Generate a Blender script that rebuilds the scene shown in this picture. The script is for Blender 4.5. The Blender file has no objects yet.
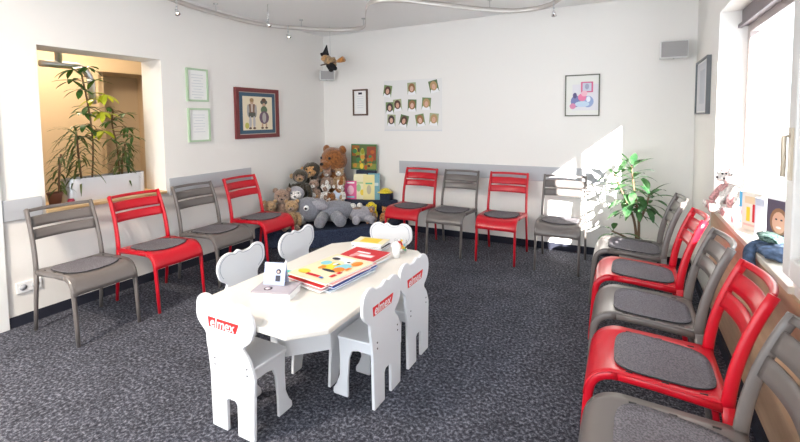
import bpy, bmesh, math, random
from mathutils import Vector, Matrix, noise
random.seed(7)
PI = math.pi
scn = bpy.context.scene
COL = scn.collection

# ------------------------------------------------------------------ materials
def mat(name, col, rough=0.5, metal=0.0, spec=0.5, bump=0.0, bscale=200.0, var=0.0, vscale=20.0, sheen=0.0, coat=0.0, col2=None, emit=None, estr=0.0, detail=3.0):
    m = bpy.data.materials.new(name); m.use_nodes = True
    nt = m.node_tree; b = nt.nodes['Principled BSDF']
    b.inputs['Base Color'].default_value = (*col, 1)
    b.inputs['Roughness'].default_value = rough
    b.inputs['Metallic'].default_value = metal
    b.inputs['Specular IOR Level'].default_value = spec
    if sheen: b.inputs['Sheen Weight'].default_value = sheen
    if coat: b.inputs['Coat Weight'].default_value = coat
    tc = nt.nodes.new('ShaderNodeTexCoord')
    if var or col2:
        n = nt.nodes.new('ShaderNodeTexNoise'); n.inputs['Scale'].default_value = vscale; n.inputs['Detail'].default_value = detail
        nt.links.new(tc.outputs['Object'], n.inputs['Vector'])
        r = nt.nodes.new('ShaderNodeValToRGB')
        c2 = col2 if col2 else tuple(min(1, c * (1 + var)) for c in col)
        c1 = col if col2 else tuple(c * (1 - var) for c in col)
        r.color_ramp.elements[0].position = 0.38; r.color_ramp.elements[0].color = (*c1, 1)
        r.color_ramp.elements[1].position = 0.62; r.color_ramp.elements[1].color = (*c2, 1)
        nt.links.new(n.outputs['Fac'], r.inputs['Fac']); nt.links.new(r.outputs['Color'], b.inputs['Base Color'])
    if bump:
        n2 = nt.nodes.new('ShaderNodeTexNoise'); n2.inputs['Scale'].default_value = bscale; n2.inputs['Detail'].default_value = 4
        nt.links.new(tc.outputs['Object'], n2.inputs['Vector'])
        bp = nt.nodes.new('ShaderNodeBump'); bp.inputs['Strength'].default_value = bump; bp.inputs['Distance'].default_value = 0.01
        nt.links.new(n2.outputs['Fac'], bp.inputs['Height']); nt.links.new(bp.outputs['Normal'], b.inputs['Normal'])
    if emit:
        b.inputs['Emission Color'].default_value = (*emit, 1); b.inputs['Emission Strength'].default_value = estr
    return m

def glass_mat(name, tint=(1, 1, 1), refl=0.08):
    m = bpy.data.materials.new(name); m.use_nodes = True
    nt = m.node_tree; nt.nodes.clear()
    o = nt.nodes.new('ShaderNodeOutputMaterial'); mx = nt.nodes.new('ShaderNodeMixShader')
    t = nt.nodes.new('ShaderNodeBsdfTransparent'); g = nt.nodes.new('ShaderNodeBsdfGlossy')
    t.inputs['Color'].default_value = (*tint, 1); g.inputs['Roughness'].default_value = 0.02
    lw = nt.nodes.new('ShaderNodeLayerWeight'); pw = nt.nodes.new('ShaderNodeMath'); pw.operation = 'POWER'; pw.inputs[1].default_value = 5
    mr = nt.nodes.new('ShaderNodeMath'); mr.operation = 'MULTIPLY_ADD'; mr.inputs[1].default_value = .5; mr.inputs[2].default_value = .03
    nt.links.new(lw.outputs['Facing'], pw.inputs[0]); nt.links.new(pw.outputs[0], mr.inputs[0]); nt.links.new(mr.outputs[0], mx.inputs['Fac'])
    nt.links.new(t.outputs[0], mx.inputs[1]); nt.links.new(g.outputs[0], mx.inputs[2]); nt.links.new(mx.outputs[0], o.inputs['Surface'])
    return m

def carpet_mat():
    m = bpy.data.materials.new('carpet'); m.use_nodes = True
    nt = m.node_tree; b = nt.nodes['Principled BSDF']; b.inputs['Roughness'].default_value = 0.95
    b.inputs['Specular IOR Level'].default_value = 0.2
    tc = nt.nodes.new('ShaderNodeTexCoord')
    n = nt.nodes.new('ShaderNodeTexNoise'); n.inputs['Scale'].default_value = 58; n.inputs['Detail'].default_value = 6; n.inputs['Roughness'].default_value = .75
    nt.links.new(tc.outputs['Object'], n.inputs['Vector'])
    r = nt.nodes.new('ShaderNodeValToRGB')
    e = r.color_ramp.elements
    e[0].position = .36; e[0].color = (.010, .011, .017, 1)
    e[1].position = .66; e[1].color = (.24, .245, .29, 1)
    x = e.new(.5); x.color = (.050, .052, .068, 1)
    nt.links.new(n.outputs['Fac'], r.inputs['Fac'])
    n3 = nt.nodes.new('ShaderNodeTexNoise'); n3.inputs['Scale'].default_value = 6; n3.inputs['Detail'].default_value = 3
    nt.links.new(tc.outputs['Object'], n3.inputs['Vector'])
    mr = nt.nodes.new('ShaderNodeMapRange'); mr.inputs['From Min'].default_value = .3; mr.inputs['From Max'].default_value = .7
    mr.inputs['To Min'].default_value = .8; mr.inputs['To Max'].default_value = 1.2
    nt.links.new(n3.outputs['Fac'], mr.inputs['Value'])
    mm = nt.nodes.new('ShaderNodeVectorMath'); mm.operation = 'SCALE'
    nt.links.new(r.outputs['Color'], mm.inputs[0]); nt.links.new(mr.outputs[0], mm.inputs['Scale'])
    nt.links.new(mm.outputs[0], b.inputs['Base Color'])
    bp = nt.nodes.new('ShaderNodeBump'); bp.inputs['Strength'].default_value = .6; bp.inputs['Distance'].default_value = .01
    nt.links.new(n.outputs['Fac'], bp.inputs['Height']); nt.links.new(bp.outputs['Normal'], b.inputs['Normal'])
    return m

def wood_mat(name, c1, c2, scale=6):
    m = bpy.data.materials.new(name); m.use_nodes = True
    nt = m.node_tree; b = nt.nodes['Principled BSDF']; b.inputs['Roughness'].default_value = .45
    tc = nt.nodes.new('ShaderNodeTexCoord'); mp = nt.nodes.new('ShaderNodeMapping'); mp.inputs['Scale'].default_value = (8, 1, 8)
    n = nt.nodes.new('ShaderNodeTexNoise'); n.inputs['Scale'].default_value = scale; n.inputs['Detail'].default_value = 5
    r = nt.nodes.new('ShaderNodeValToRGB'); r.color_ramp.elements[0].position = .35; r.color_ramp.elements[1].position = .65
    r.color_ramp.elements[0].color = (*c1, 1); r.color_ramp.elements[1].color = (*c2, 1)
    nt.links.new(tc.outputs['Object'], mp.inputs['Vector']); nt.links.new(mp.outputs[0], n.inputs['Vector'])
    nt.links.new(n.outputs['Fac'], r.inputs['Fac']); nt.links.new(r.outputs['Color'], b.inputs['Base Color'])
    return m

M = {}
M['wall'] = mat('wall_paint', (.81, .785, .755), .9, bump=.08, bscale=350)
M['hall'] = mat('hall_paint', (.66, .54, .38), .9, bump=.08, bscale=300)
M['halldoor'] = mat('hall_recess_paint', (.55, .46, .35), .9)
M['ceiling'] = mat('ceiling_paint', (.86, .85, .84), .95)
M['carpet'] = carpet_mat()
M['base'] = mat('baseboard_carpet', (.012, .014, .028), .9, bump=.3, bscale=400)
M['strip'] = mat('wall_guard_grey', (.44, .45, .48), .6)
M['trim'] = mat('white_trim', (.8, .8, .8), .4)
M['wood_sill'] = wood_mat('sill_wood', (.50, .33, .16), (.62, .44, .24))
M['peach'] = wood_mat('peach_wood', (.52, .33, .20), (.64, .45, .30), 3)
M['cream_sill'] = mat('cream_sill', (.78, .72, .62), .4)
M['red'] = mat('red_powder_coat', (.50, .004, .016), .30, bump=.02, bscale=900)
M['grey'] = mat('taupe_powder_coat', (.135, .118, .112), .30, bump=.02, bscale=900)
M['felt'] = mat('felt_pad', (.13, .12, .135), .95, var=.35, vscale=160, bump=.2, bscale=400)
M['felt_edge'] = mat('felt_pad_edge', (.03, .03, .035), .95)
M['kid'] = mat('white_lacquered_board', (.76, .77, .80), .35)
M['tabletop'] = mat('cream_table_laminate', (.76, .72, .665), .3)
M['line'] = mat('printed_grey_line', (.25, .28, .36), .5)
M['screw'] = mat('screw_black', (.02, .02, .03), .4)
M['logored'] = mat('logo_red', (.72, .02, .02), .4)
M['white'] = mat('white_paint', (.85, .85, .85), .45)
M['paper'] = mat('paper_white', (.83, .83, .82), .7)
M['black'] = mat('black', (.01, .01, .012), .5)
M['blackcloth'] = mat('black_cloth', (.012, .01, .012), .95)
M['navy'] = mat('navy_podium_carpet', (.008, .014, .036), .95, col2=(.03, .042, .085), vscale=90, bump=.4, bscale=300)
M['steel'] = mat('brushed_steel', (.62, .62, .62), .32, metal=.9)
M['rail'] = mat('satin_rail', (.62, .58, .55), .35, metal=.5)
M['planter'] = mat('planter_white_metal', (.66, .68, .72), .25, metal=.35)
M['soil'] = mat('soil', (.04, .028, .02), 1, bump=.8, bscale=80)
M['greenframe'] = mat('pale_green_frame', (.42, .55, .38), .5)
M['brownframe'] = mat('brown_frame', (.10, .05, .03), .5)
M['redframe'] = mat('red_brown_frame', (.17, .028, .03), .4)
M['goldframe'] = mat('dark_olive_frame', (.10, .10, .07), .4)
M['bluemat'] = mat('blue_passepartout', (.06, .115, .17), .8)
M['greyframe'] = mat('grey_frame', (.12, .13, .14), .4)
M['cream'] = mat('cream_print', (.78, .68, .50), .8)
M['speaker'] = mat('speaker_cloth', (.36, .35, .35), .8, bump=.2, bscale=500)
M['spwhite'] = mat('speaker_case', (.74, .74, .74), .5)
M['glass'] = glass_mat('window_glass')
M['shadeblind'] = mat('shutter_box_grey', (.20, .17, .18), .6)
M['frame'] = mat('window_frame_white', (.78, .75, .75), .35)
M['wframe'] = mat('window_frame_taupe', (.42, .36, .35), .4)
M['casement'] = mat('casement_white', (.56, .55, .54), .35)
M['handle'] = mat('handle_champagne', (.42, .36, .28), .35, metal=.3)
M['chrome'] = mat('chrome', (.75, .75, .77), .18, metal=1)
M['terracotta'] = mat('white_pot', (.7, .7, .68), .4)
def fur(n, c, v=.3): return mat(n, c, 1.0, var=v, vscale=60, bump=.9, bscale=120, sheen=.4)
M['furbrown'] = fur('fur_brown', (.27, .095, .022)); M['furtan'] = fur('fur_tan', (.38, .24, .12))
M['furdark'] = fur('fur_dark', (.045, .034, .02)); M['furgrey'] = fur('fur_grey', (.20, .205, .24), .12); M['furlight'] = fur('fur_light_grey', (.34, .33, .37), .12)
M['furmauve'] = fur('fur_mauve', (.29, .19, .14)); M['furwhite'] = fur('fur_white', (.72, .69, .66)); M['furorange'] = fur('fur_orange', (.55, .24, .06))
M['furyellow'] = fur('fur_yellow', (.86, .62, .01)); M['furpink'] = fur('fur_pink', (.62, .33, .33)); M['furred'] = fur('fur_red', (.6, .03, .02))
M['furface'] = fur('fur_face', (.55, .30, .12))

PAL = {}
def C(r, g, b, rough=.55):
    k = (round(r, 3), round(g, 3), round(b, 3), rough)
    if k not in PAL: PAL[k] = mat('print_%02d' % len(PAL), (r, g, b), rough)
    return PAL[k]

# ------------------------------------------------------------------ mesh builder
class MB:
    def __init__(s): s.bm = bmesh.new(); s.mats = []
    def mi(s, m):
        if m not in s.mats: s.mats.append(m)
        return s.mats.index(m)
    def faces(s, verts, faces, m, smooth=False, T=None):
        k = s.mi(m); vs = [s.bm.verts.new(T @ Vector(v) if T else v) for v in verts]
        for f in faces:
            try:
                fc = s.bm.faces.new([vs[i] for i in f]); fc.material_index = k; fc.smooth = smooth
            except ValueError: pass
        return vs
    def box(s, lo, hi, m, T=None):
        (a, b, c), (d, e, f) = lo, hi
        v = [(a, b, c), (d, b, c), (d, e, c), (a, e, c), (a, b, f), (d, b, f), (d, e, f), (a, e, f)]
        s.faces(v, [(0, 3, 2, 1), (4, 5, 6, 7), (0, 1, 5, 4), (1, 2, 6, 5), (2, 3, 7, 6), (3, 0, 4, 7)], m, False, T)
    def prism(s, pts, axis, a, b, m, T=None):
        """closed 2D outline pts extruded along axis from a to b; (p,q) fill the other two axes in order"""
        n = len(pts)
        def P(p, t):
            p = list(p); p.insert(axis, t); return tuple(p)
        v = [P(p, a) for p in pts] + [P(p, b) for p in pts]
        f = [tuple(range(n)), tuple(range(2 * n - 1, n - 1, -1))] + [(i, i + n, (i + 1) % n + n, (i + 1) % n) for i in range(n)]
        s.faces(v, f, m, False, T)
    def grid(s, fn, nu, nv, m, smooth=True, T=None):
        v = [fn(i / nu, j / nv) for i in range(nu + 1) for j in range(nv + 1)]
        f = [(i * (nv + 1) + j, (i + 1) * (nv + 1) + j, (i + 1) * (nv + 1) + j + 1, i * (nv + 1) + j + 1) for i in range(nu) for j in range(nv)]
        s.faces(v, f, m, smooth, T)
    def slab(s, fn, nrm, th, nu, nv, m, T=None):
        """thick sheet: fn(u,v) point, nrm(u,v) unit normal"""
        top = [Vector(fn(i / nu, j / nv)) + Vector(nrm(i / nu, j / nv)) * th / 2 for i in range(nu + 1) for j in range(nv + 1)]
        bot = [Vector(fn(i / nu, j / nv)) - Vector(nrm(i / nu, j / nv)) * th / 2 for i in range(nu + 1) for j in range(nv + 1)]
        N = len(top); w = nv + 1; f = []
        for i in range(nu):
            for j in range(nv):
                a, b, c, d = i * w + j, (i + 1) * w + j, (i + 1) * w + j + 1, i * w + j + 1
                f.append((a, b, c, d)); f.append((a + N, d + N, c + N, b + N))
        for i in range(nu):
            a, b = i * w, (i + 1) * w; f.append((a, a + N, b + N, b))
            a, b = i * w + nv, (i + 1) * w + nv; f.append((a, b, b + N, a + N))
        for j in range(nv):
            a, b = j, j + 1; f.append((a, b, b + N, a + N))
            a, b = nu * w + j, nu * w + j + 1; f.append((a, a + N, b + N, b))
        s.faces(top + bot, f, m, True, T)
    def tube(s, path, rad, m, n=10, T=None, caps=True, smooth=True):
        path = [Vector(p) for p in path]; rs = rad if isinstance(rad, (list, tuple)) else [rad] * len(path)
        verts = []; up = None
        for i, p in enumerate(path):
            t = (path[min(i + 1, len(path) - 1)] - path[max(i - 1, 0)]).normalized()
            if up is None: up = t.orthogonal().normalized()
            up = (up - t * up.dot(t)); up = up.normalized() if up.length > 1e-6 else t.orthogonal().normalized()
            sd = t.cross(up)
            for k in range(n):
                a = 2 * PI * k / n; verts.append(p + (up * math.cos(a) + sd * math.sin(a)) * rs[i])
        f = [(i * n + k, i * n + (k + 1) % n, (i + 1) * n + (k + 1) % n, (i + 1) * n + k) for i in range(len(path) - 1) for k in range(n)]
        if caps: f += [tuple(range(n - 1, -1, -1)), tuple(range((len(path) - 1) * n, len(path) * n))]
        s.faces(verts, f, m, smooth, T)
    def bar(s, path, w, t, m, T=None):
        """flat bar swept along a path that lies close to an XZ plane: w across the path in that plane, t along Y"""
        path = [Vector(p) for p in path]; V = []; c = .3
        for i, p in enumerate(path):
            tg = (path[min(i + 1, len(path) - 1)] - path[max(i - 1, 0)]).normalized()
            nx = Vector((-tg.z, 0, tg.x)).normalized(); ny = Vector((0, 1, 0))
            ww = (w[i] if isinstance(w, (list, tuple)) else w) / 2; tt = t / 2; r = min(ww, tt) * .6
            for a, b in ((ww, tt - r), (ww - r, tt), (-ww + r, tt), (-ww, tt - r), (-ww, -tt + r), (-ww + r, -tt), (ww - r, -tt), (ww, -tt + r)):
                V.append(p + nx * a + ny * b)
        n = 8
        f = [(i * n + k, i * n + (k + 1) % n, (i + 1) * n + (k + 1) % n, (i + 1) * n + k) for i in range(len(path) - 1) for k in range(n)]
        f += [tuple(range(n - 1, -1, -1)), tuple(range((len(path) - 1) * n, len(path) * n))]
        s.faces(V, f, m, True, T)
    def ell(s, c, r, m, rot=None, sub=2, rough=0.0, seed=0):
        b = bmesh.new(); bmesh.ops.create_icosphere(b, subdivisions=sub, radius=1)
        R = rot.to_matrix().to_4x4() if rot is not None and hasattr(rot, 'to_matrix') else (rot or Matrix.Identity(4))
        k = s.mi(m); mp = {}
        for v in b.verts:
            p = v.co.copy()
            if rough: p *= 1 + rough * noise.noise(p * 2.3 + Vector((seed, seed * 1.7, 3)))+ rough * .5 * noise.noise(p * 6 + Vector((seed, 1, 3)))
            p = Vector((p.x * r[0], p.y * r[1], p.z * r[2])); mp[v] = s.bm.verts.new(Vector(c) + (R @ p))
        for f in b.faces:
            nf = s.bm.faces.new([mp[v] for v in f.verts]); nf.material_index = k; nf.smooth = True
        b.free()
    def lathe(s, prof, m, n=24, T=None, smooth=True):
        V = []; 
        for r, z in prof:
            for k in range(n):
                a = 2 * PI * k / n; V.append((r * math.cos(a), r * math.sin(a), z))
        f = [(i * n + k, i * n + (k + 1) % n, (i + 1) * n + (k + 1) % n, (i + 1) * n + k) for i in range(len(prof) - 1) for k in range(n)]
        f += [tuple(range(n - 1, -1, -1)), tuple(range((len(prof) - 1) * n, len(prof) * n))]
        s.faces(V, f, m, smooth, T)
    def build(s, name, parent=None, bevel=0.0, loc=None):
        bmesh.ops.recalc_face_normals(s.bm, faces=s.bm.faces[:]) if s.bm.faces else None
        me = bpy.data.meshes.new(name); s.bm.to_mesh(me); s.bm.free()
        for m in s.mats: me.materials.append(m)
        o = bpy.data.objects.new(name, me); COL.objects.link(o)
        if parent is not None: o.parent = parent
        if loc is not None: o.location = loc
        if bevel:
            md = o.modifiers.new('bevel', 'BEVEL'); md.width = bevel; md.segments = 2; md.limit_method = 'ANGLE'; md.angle_limit = math.radians(40)
        return o

def thing(name, label, cat, loc=(0, 0, 0), rz=0, group=None):
    o = bpy.data.objects.new(name, None); COL.objects.link(o); o.empty_display_size = .1
    o.location = loc; o.rotation_euler = (0, 0, rz); o['label'] = label; o['category'] = cat
    if group: o['group'] = group
    return o
def tag(o, label, cat, group=None, kind=None):
    o['label'] = label; o['category'] = cat
    if group: o['group'] = group
    if kind: o['kind'] = kind
    return o
def struct(o, parent=None):
    o['kind'] = 'structure'; return o
def children(o): return [c for c in bpy.data.objects if c.parent == o]
def copy_tree(o, parent=None):
    c = o.copy(); COL.objects.link(c)
    if parent is not None: c.parent = parent
    for ch in children(o): copy_tree(ch, c)
    return c
def dup(o, loc, rz, label, group=None):
    c = copy_tree(o); c.location = loc; c.rotation_euler = (0, 0, rz); c['label'] = label
    if group: c['group'] = group
    return c
def sbox(name, lo, hi, m, bevel=0, parent=None):
    b = MB(); b.box(lo, hi, m); o = b.build(name, parent, bevel)
    if parent is None: struct(o)
    return o

# ------------------------------------------------------------------ room shell
RX = 4.35; YF = -6.3; H = 2.6
sbox('floor', (-2.6, YF - .1, -.1), (RX + .3, .1, 0), M['carpet'])
sbox('ceiling', (-2.6, YF - .1, H), (RX + .3, .1, H + .1), M['ceiling'])
sbox('wall_back', (-.3, 0, 0), (RX + .3, .12, H), M['wall'])
# left wall with the pass-through opening
b = MB(); OY0, OY1, OZ0, OZ1 = -3.31, -2.378, .79, 2.005; TH = -.3
b.box((TH, YF, 0), (0, OY0, H), M['wall']); b.box((TH, OY1, 0), (0, 0, H), M['wall'])
b.box((TH, OY0, 0), (0, OY1, OZ0 - .02), M['wall']); b.box((TH, OY0, OZ1), (0, OY1, H), M['wall'])
struct(b.build('wall_left'))
sbox('window_sill', (TH - .06, OY0, OZ0 - .02), (.02, OY1, OZ0 + .004), M['wood_sill'], .004)
# right wall with the window niche
NY0, NY1, SZ, HZ = -2.74, -1.07, .8, 2.17
b = MB()
b.box((RX, NY1, 0), (RX + .225, 0, H), M['wall']); b.box((RX, YF, 0), (RX + .225, NY0, H), M['wall'])
b.box((RX, NY0, HZ), (RX + .225, NY1, H), M['wall']); b.box((RX + .02, NY0, 0), (RX + .225, NY1, SZ - .03), M['wall'])
struct(b.build('wall_right'))
sbox('trim_1', (RX - .012, NY0 - 1.4, 0.0), (RX + .01, NY1, SZ - .03), M['peach'])
b = MB(); b.box((RX - .02, NY0 - .02, SZ - .03), (RX + .19, NY1, SZ), M['cream_sill']); struct(b.build('trim_2', None, .004))
# front wall (behind the camera) with a wide window opening, added to let in fill light
b = MB(); WX0, WX1, WZ0, WZ1 = .1, 4.2, .06, 2.55
b.box((-2.6, YF - .15, 0), (WX0, YF, H), M['wall']); b.box((WX1, YF - .15, 0), (RX + .3, YF, H), M['wall'])
b.box((WX0, YF - .15, 0), (WX1, YF, WZ0), M['wall']); b.box((WX0, YF - .15, WZ1), (WX1, YF, H), M['wall'])
struct(b.build('wall_front'))
b = MB()
for x in (WX0, WX1 - .06, (WX0 + WX1) / 2 - .03): b.box((x, YF - .1, WZ0), (x + .06, YF - .04, WZ1), M['frame'])
b.box((WX0, YF - .1, WZ0), (WX1, YF - .04, WZ0 + .06), M['frame']); b.box((WX0, YF - .1, WZ1 - .06), (WX1, YF - .04, WZ1), M['frame'])
struct(b.build('window_added'))
# added outside wall, never in view, that keeps the sun off the front window
sbox('wall_sun_block', (4.9, YF - 11, -.1), (5.3, YF - .15, 7.0), M['wall'])
# hallway seen through the opening
b = MB(); HX = -1.75
b.box((HX - .1, -5, 0), (HX, -2.02, H), M['hall']); b.box((HX - .1, -1.28, 0), (HX, .1, H), M['hall'])
b.box((HX - .1, -2.02, 2.04), (HX, -1.28, H), M['hall'])
b.box((HX - .6, -2.02, 0), (HX - .1, -1.92, 2.04), M['hall'])
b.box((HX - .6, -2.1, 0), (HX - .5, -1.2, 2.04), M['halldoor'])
b.box((HX - .6, -1.28, 0), (HX, -1.2, 2.04), M['hall']); b.box((HX - .62, -2.12, 2.04), (HX - .1, -1.18, 2.16), M['hall'])
struct(b.build('wall_hallway'))
b = MB(); b.box((HX, -5.1, 0), (TH, -5.0, H), M['hall']); b.box((HX - .6, .0, 0), (TH, .1, H), M['hall']); struct(b.build('wall_hallway_end'))
# baseboards
sbox('baseboard_left', (0, -3.56, 0), (.012, -.0, .075), M['base'])
sbox('baseboard_back', (0, -.012, 0), (RX, 0, .075), M['base'])
sbox('baseboard_right', (RX - .03, -3.9, 0), (RX - .012, 0, .075), M['base'])
# door casing at the left edge of the view, and the door in it
b = MB(); b.box((0, -3.66, 0), (.022, -3.565, 2.12), M['trim']); b.box((0, -4.62, 2.04), (.022, -3.66, 2.12), M['trim']); b.box((0, -4.71, 0), (.022, -4.62, 2.12), M['trim'])
struct(b.build('trim_3', None, .003))
b = MB(); b.box((.0, -4.62, .01), (.012, -3.66, 2.04), M['trim']); d = struct(b.build('door_1'))
b = MB(); b.tube([(.012, -3.75, 1.03), (.06, -3.75, 1.03), (.06, -3.87, 1.03)], .009, M['steel']); b.build('door_handle', d)

# grey wall guards
def guard(name, lo, hi, label):
    b = MB(); b.box(lo, hi, M['strip']); tag(b.build(name, None, .003), label, 'wall guard', 'grey wall guard boards')
guard('wall_guard', (.0, -3.573, .755), (.014, -3.335, .904), 'short grey wall guard board left of the pass-through opening')
guard('wall_guard', (.0, -2.345, .745), (.014, -1.365, .904), 'grey wall guard board right of the pass-through opening, behind two chairs')
guard('wall_guard', (1.205, -.014, .745), (3.60, 0, .905), 'long grey wall guard board on the back wall behind four chairs')
# wall socket
t = thing('wall_socket', 'white double wall socket low on left wall behind nearest grey chair', 'socket', (0, -3.44, .27), PI / 2)
b = MB(); b.box((-.075, -.012, -.04), (.075, 0, .04), M['white']); b.build('plate', t, .004)
for s in (-1, 1):
    b = MB(); b.lathe([(.022, 0), (.022, .003)], M['strip'], 16, Matrix.Translation((s * .036, -.0125, 0)) @ Matrix.Rotation(PI / 2, 4, 'X')); b.build('outlet', t)

# ------------------------------------------------------------------ window in the niche
b = MB(); XW = 4.51
b.box((XW - .0, NY1 - .07, SZ), (XW + .06, NY1, 2.06), M['frame']); b.box((XW, NY0, SZ), (XW + .06, NY0 + .07, 2.06), M['frame'])
b.box((XW, NY0 + .07, SZ), (XW + .06, NY1 - .07, SZ + .06), M['frame'])
b.box((XW, NY0 + .07, 2.01), (XW + .06, NY1 - .07, 2.06), M['frame'])
b.box((XW + .01, -2.14, SZ + .06), (XW + .05, -2.07, 2.01), M['frame'])
w = struct(b.build('window_1')); w.data.materials[0] = M['wframe']
b = MB(); b.box((XW + .028, NY0 + .07, SZ + .06), (XW + .032, NY1 - .07, 2.01), M['glass']); b.build('pane', w)
b = MB(); b.box((XW - .035, NY0, 2.062), (XW + .10, NY1, HZ), M['shadeblind']); b.box((XW - .055, NY0, 2.05), (XW - .035, NY1, 2.075), M['shadeblind']); b.build('shutter_box', w)
# casement folded open against the pier
t = thing('open_casement', 'white open window casement with lever handle folded against right wall', 'window casement', (4.307, -2.86, .88), 0)
b = MB(); L = .86; h = 1.3; wd = .075
b.box((-.022, -wd, 0), (.03, 0, h), M['casement']); b.box((-.022, -L, 0), (.03, -L + wd, h), M['casement'])
b.box((-.022, -L + wd, 0), (.03, -wd, wd), M['casement']); b.box((-.022, -L + wd, h - wd), (.03, -wd, h), M['casement'])
b.build('frame', t, .006)
b = MB(); b.box((.0, -L + wd, wd), (.006, -wd, h - wd), M['glass']); b.build('pane', t)
b = MB(); b.box((-.03, -.065, .34), (-.022, -.035, .52), M['handle']); b.tube([(-.028, -.05, .49), (-.045, -.05, .49), (-.045, -.055, .35)], .008, M['handle']); b.build('handle', t, .002)
b = MB(); b.box((.0, -L - .012, .15), (.05, -L, .25), M['steel']); b.box((.0, -L - .012, h - .25), (.05, -L, h - .15), M['steel']); b.build('hinge', t)

# ------------------------------------------------------------------ slatted metal chairs
def arc(p0, c, p1, n=7):
    return [tuple((1 - s) ** 2 * a + 2 * s * (1 - s) * k + s * s * d for a, k, d in zip(p0, c, p1)) for s in [i / n for i in range(n + 1)]]
def back_x(z):  # centre line of the back uprights
    t = (z - .41) / .43; return .056 - .022 * t - .094 * t * t
def seat_z(x, v):  # v in -1..1 across
    base = .428 + .020 * min(1, max(0, (x - .03) / .38))
    if x > .405: base -= .35 * (x - .405) ** 2 / .1 * .6
    return base - .023 * (1 - v * v) * min(1, (x - .0) / .15)
def hw(x): return .2085 - .015 * (x / .53)
def make_chair(m, name, label, group):
    t = thing(name, label, 'chair', (0, 0, 0), 0, group)
    for s in (-1, 1):
        yr = s * .2075; yf = s * .192
        b = MB(); b.bar([(.002, yr, 0), (.020, yr, .15), (.042, yr, .3), (.055, yr, .425)], [.022, .027, .034, .042], .021, m)
        b.build('leg', t)
        b = MB(); b.bar([(.532, yf, 0), (.520, yf, .15), (.508, yf, .29)] + arc((.503, yf, .335), (.496, yf, .427), (.40, yf, .429))[0:], [.022, .026, .032] + [.036] * 8, .021, m)
        b.build('leg', t)
        b = MB(); b.bar([(.402, yf, .429), (.28, s * .196, .426), (.15, s * .201, .418), (.055, yr, .412)], .034, .020, m)
        b.build('seat_rail', t)
        b = MB(); b.bar([(back_x(.41 + .43 * i / 9), yr - s * .008 * i / 9, .41 + .43 * i / 9) for i in range(10)], [.042 - .006 * i / 9 for i in range(10)], .021, m)
        b.build('back_upright', t)
    b = MB()
    def path(u):  # along the seat then down over the front edge
        L = .44
        if u < .7: x = .040 + u / .7 * .365; return x, None
        q = (u - .7) / .3; p = arc((.405, 0, 0), (.508, 0, -.002), (.521, 0, -.105), 12)
        k = q * 12; i = min(11, int(k)); f = k - i
        return p[i][0] * (1 - f) + p[i + 1][0] * f, p[i][2] * (1 - f) + p[i + 1][2] * f
    def fn(u, v):
        vv = v * 2 - 1; x, dz = path(u)
        if dz is None: return (x, vv * (hw(x) + .009), seat_z(x, vv) + .003)
        fall = dz + (.018 * abs(vv) ** 3 * (-1) * (u - .7) / .3)
        return (x, vv * (hw(x) + .009), seat_z(.405, vv) + .003 + fall + .008 * (u - .7) / .3 * (1 - vv * vv))
    def nr(u, v):
        e = .01; a = Vector(fn(min(1, u + e), v)) - Vector(fn(max(0, u - e), v)); c = Vector(fn(u, min(1, v + e))) - Vector(fn(u, max(0, v - e)))
        return a.cross(c).normalized()
    b.slab(fn, nr, .005, 22, 12, m)
    for k in range(3):
        for s in (-1, 1):
            x = .12 + .12 * k; b.box((x - .012, s * (hw(x) - .022) - .003, seat_z(x, .88) + .004), (x + .012, s * (hw(x) - .022) + .003, seat_z(x, .88) + .0075), M['black'])
    b.build('seat', t)
    # felt pad
    b = MB(); n = 36; rings = [0, .5, .85, 1.0]; V = []; F = []
    def pp(a, r, dz):
        ca, sa = math.cos(a), math.sin(a); e = .5
        x = .240 + .176 * r * math.copysign(abs(ca) ** e, ca); wv = .168 + .010 * (x - .24) / .176
        y = wv * r * math.copysign(abs(sa) ** e, sa)
        return (x, y, seat_z(min(x, .42), y / hw(x)) + .003  + dz)
    for r in rings[1:]:
        for k in range(n): V.append(pp(2 * PI * k / n, r, .0105))
    for k in range(n): V.append(pp(2 * PI * k / n, 1.0, .0045))
    V.append(pp(0, 0, .0105)); ci = len(V) - 1
    for k in range(n):
        F.append((ci, k, (k + 1) % n))
        for q in range(2): F.append((q * n + k, (q + 1) * n + k, (q + 1) * n + (k + 1) % n, q * n + (k + 1) % n))
    vs = b.faces(V, F, M['felt'], True)
    kk = b.mi(M['felt_edge'])
    for k in range(n):
        f = b.bm.faces.new([vs[2 * n + k], vs[3 * n + k], vs[3 * n + (k + 1) % n], vs[2 * n + (k + 1) % n]]); f.material_index = kk
    b.build('seat_pad', t)
    # back slats: bowed to the rear between the uprights
    def slat(z0, z1, bow, th, nm):
        b = MB()
        def f(u, v):
            z = z0 + (z1 - z0) * v; y = (u * 2 - 1) * .196
            return (back_x(z) - bow * (1 - (u * 2 - 1) ** 2), y, z)
        def nn(u, v): 
            return Vector((1, 2 * bow * (u * 2 - 1) / .2 * -1, .25)).normalized()
        b.slab(f, nn, th, 14, 3, m); b.build(nm, t)
    slat(.716, .788, .034, .008, 'back_slat'); slat(.632, .702, .030, .008, 'back_slat'); slat(.818, .840, .038, .016, 'top_rail')
    return t
red = make_chair(M['red'], 'metal_chair', 'red metal slat-back chair second in row along left wall, beside grey nearest one', 'red metal chairs')
gry = make_chair(M['grey'], 'metal_chair', 'grey metal slat-back chair at near end of row along left wall', 'grey metal chairs')
GL, GB = .18, .209
gry.location = (GL, -3.2735, 0)
red.location = (GL, -2.738, 0)
RG, GG = 'red metal chairs', 'grey metal chairs'
dup(gry, (GL, -2.199, 0), 0, 'grey metal slat-back chair between the two red chairs of the left wall row')
dup(red, (GL, -1.636, 0), 0, 'red metal slat-back chair at far end of left wall row beside plush toys')
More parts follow.
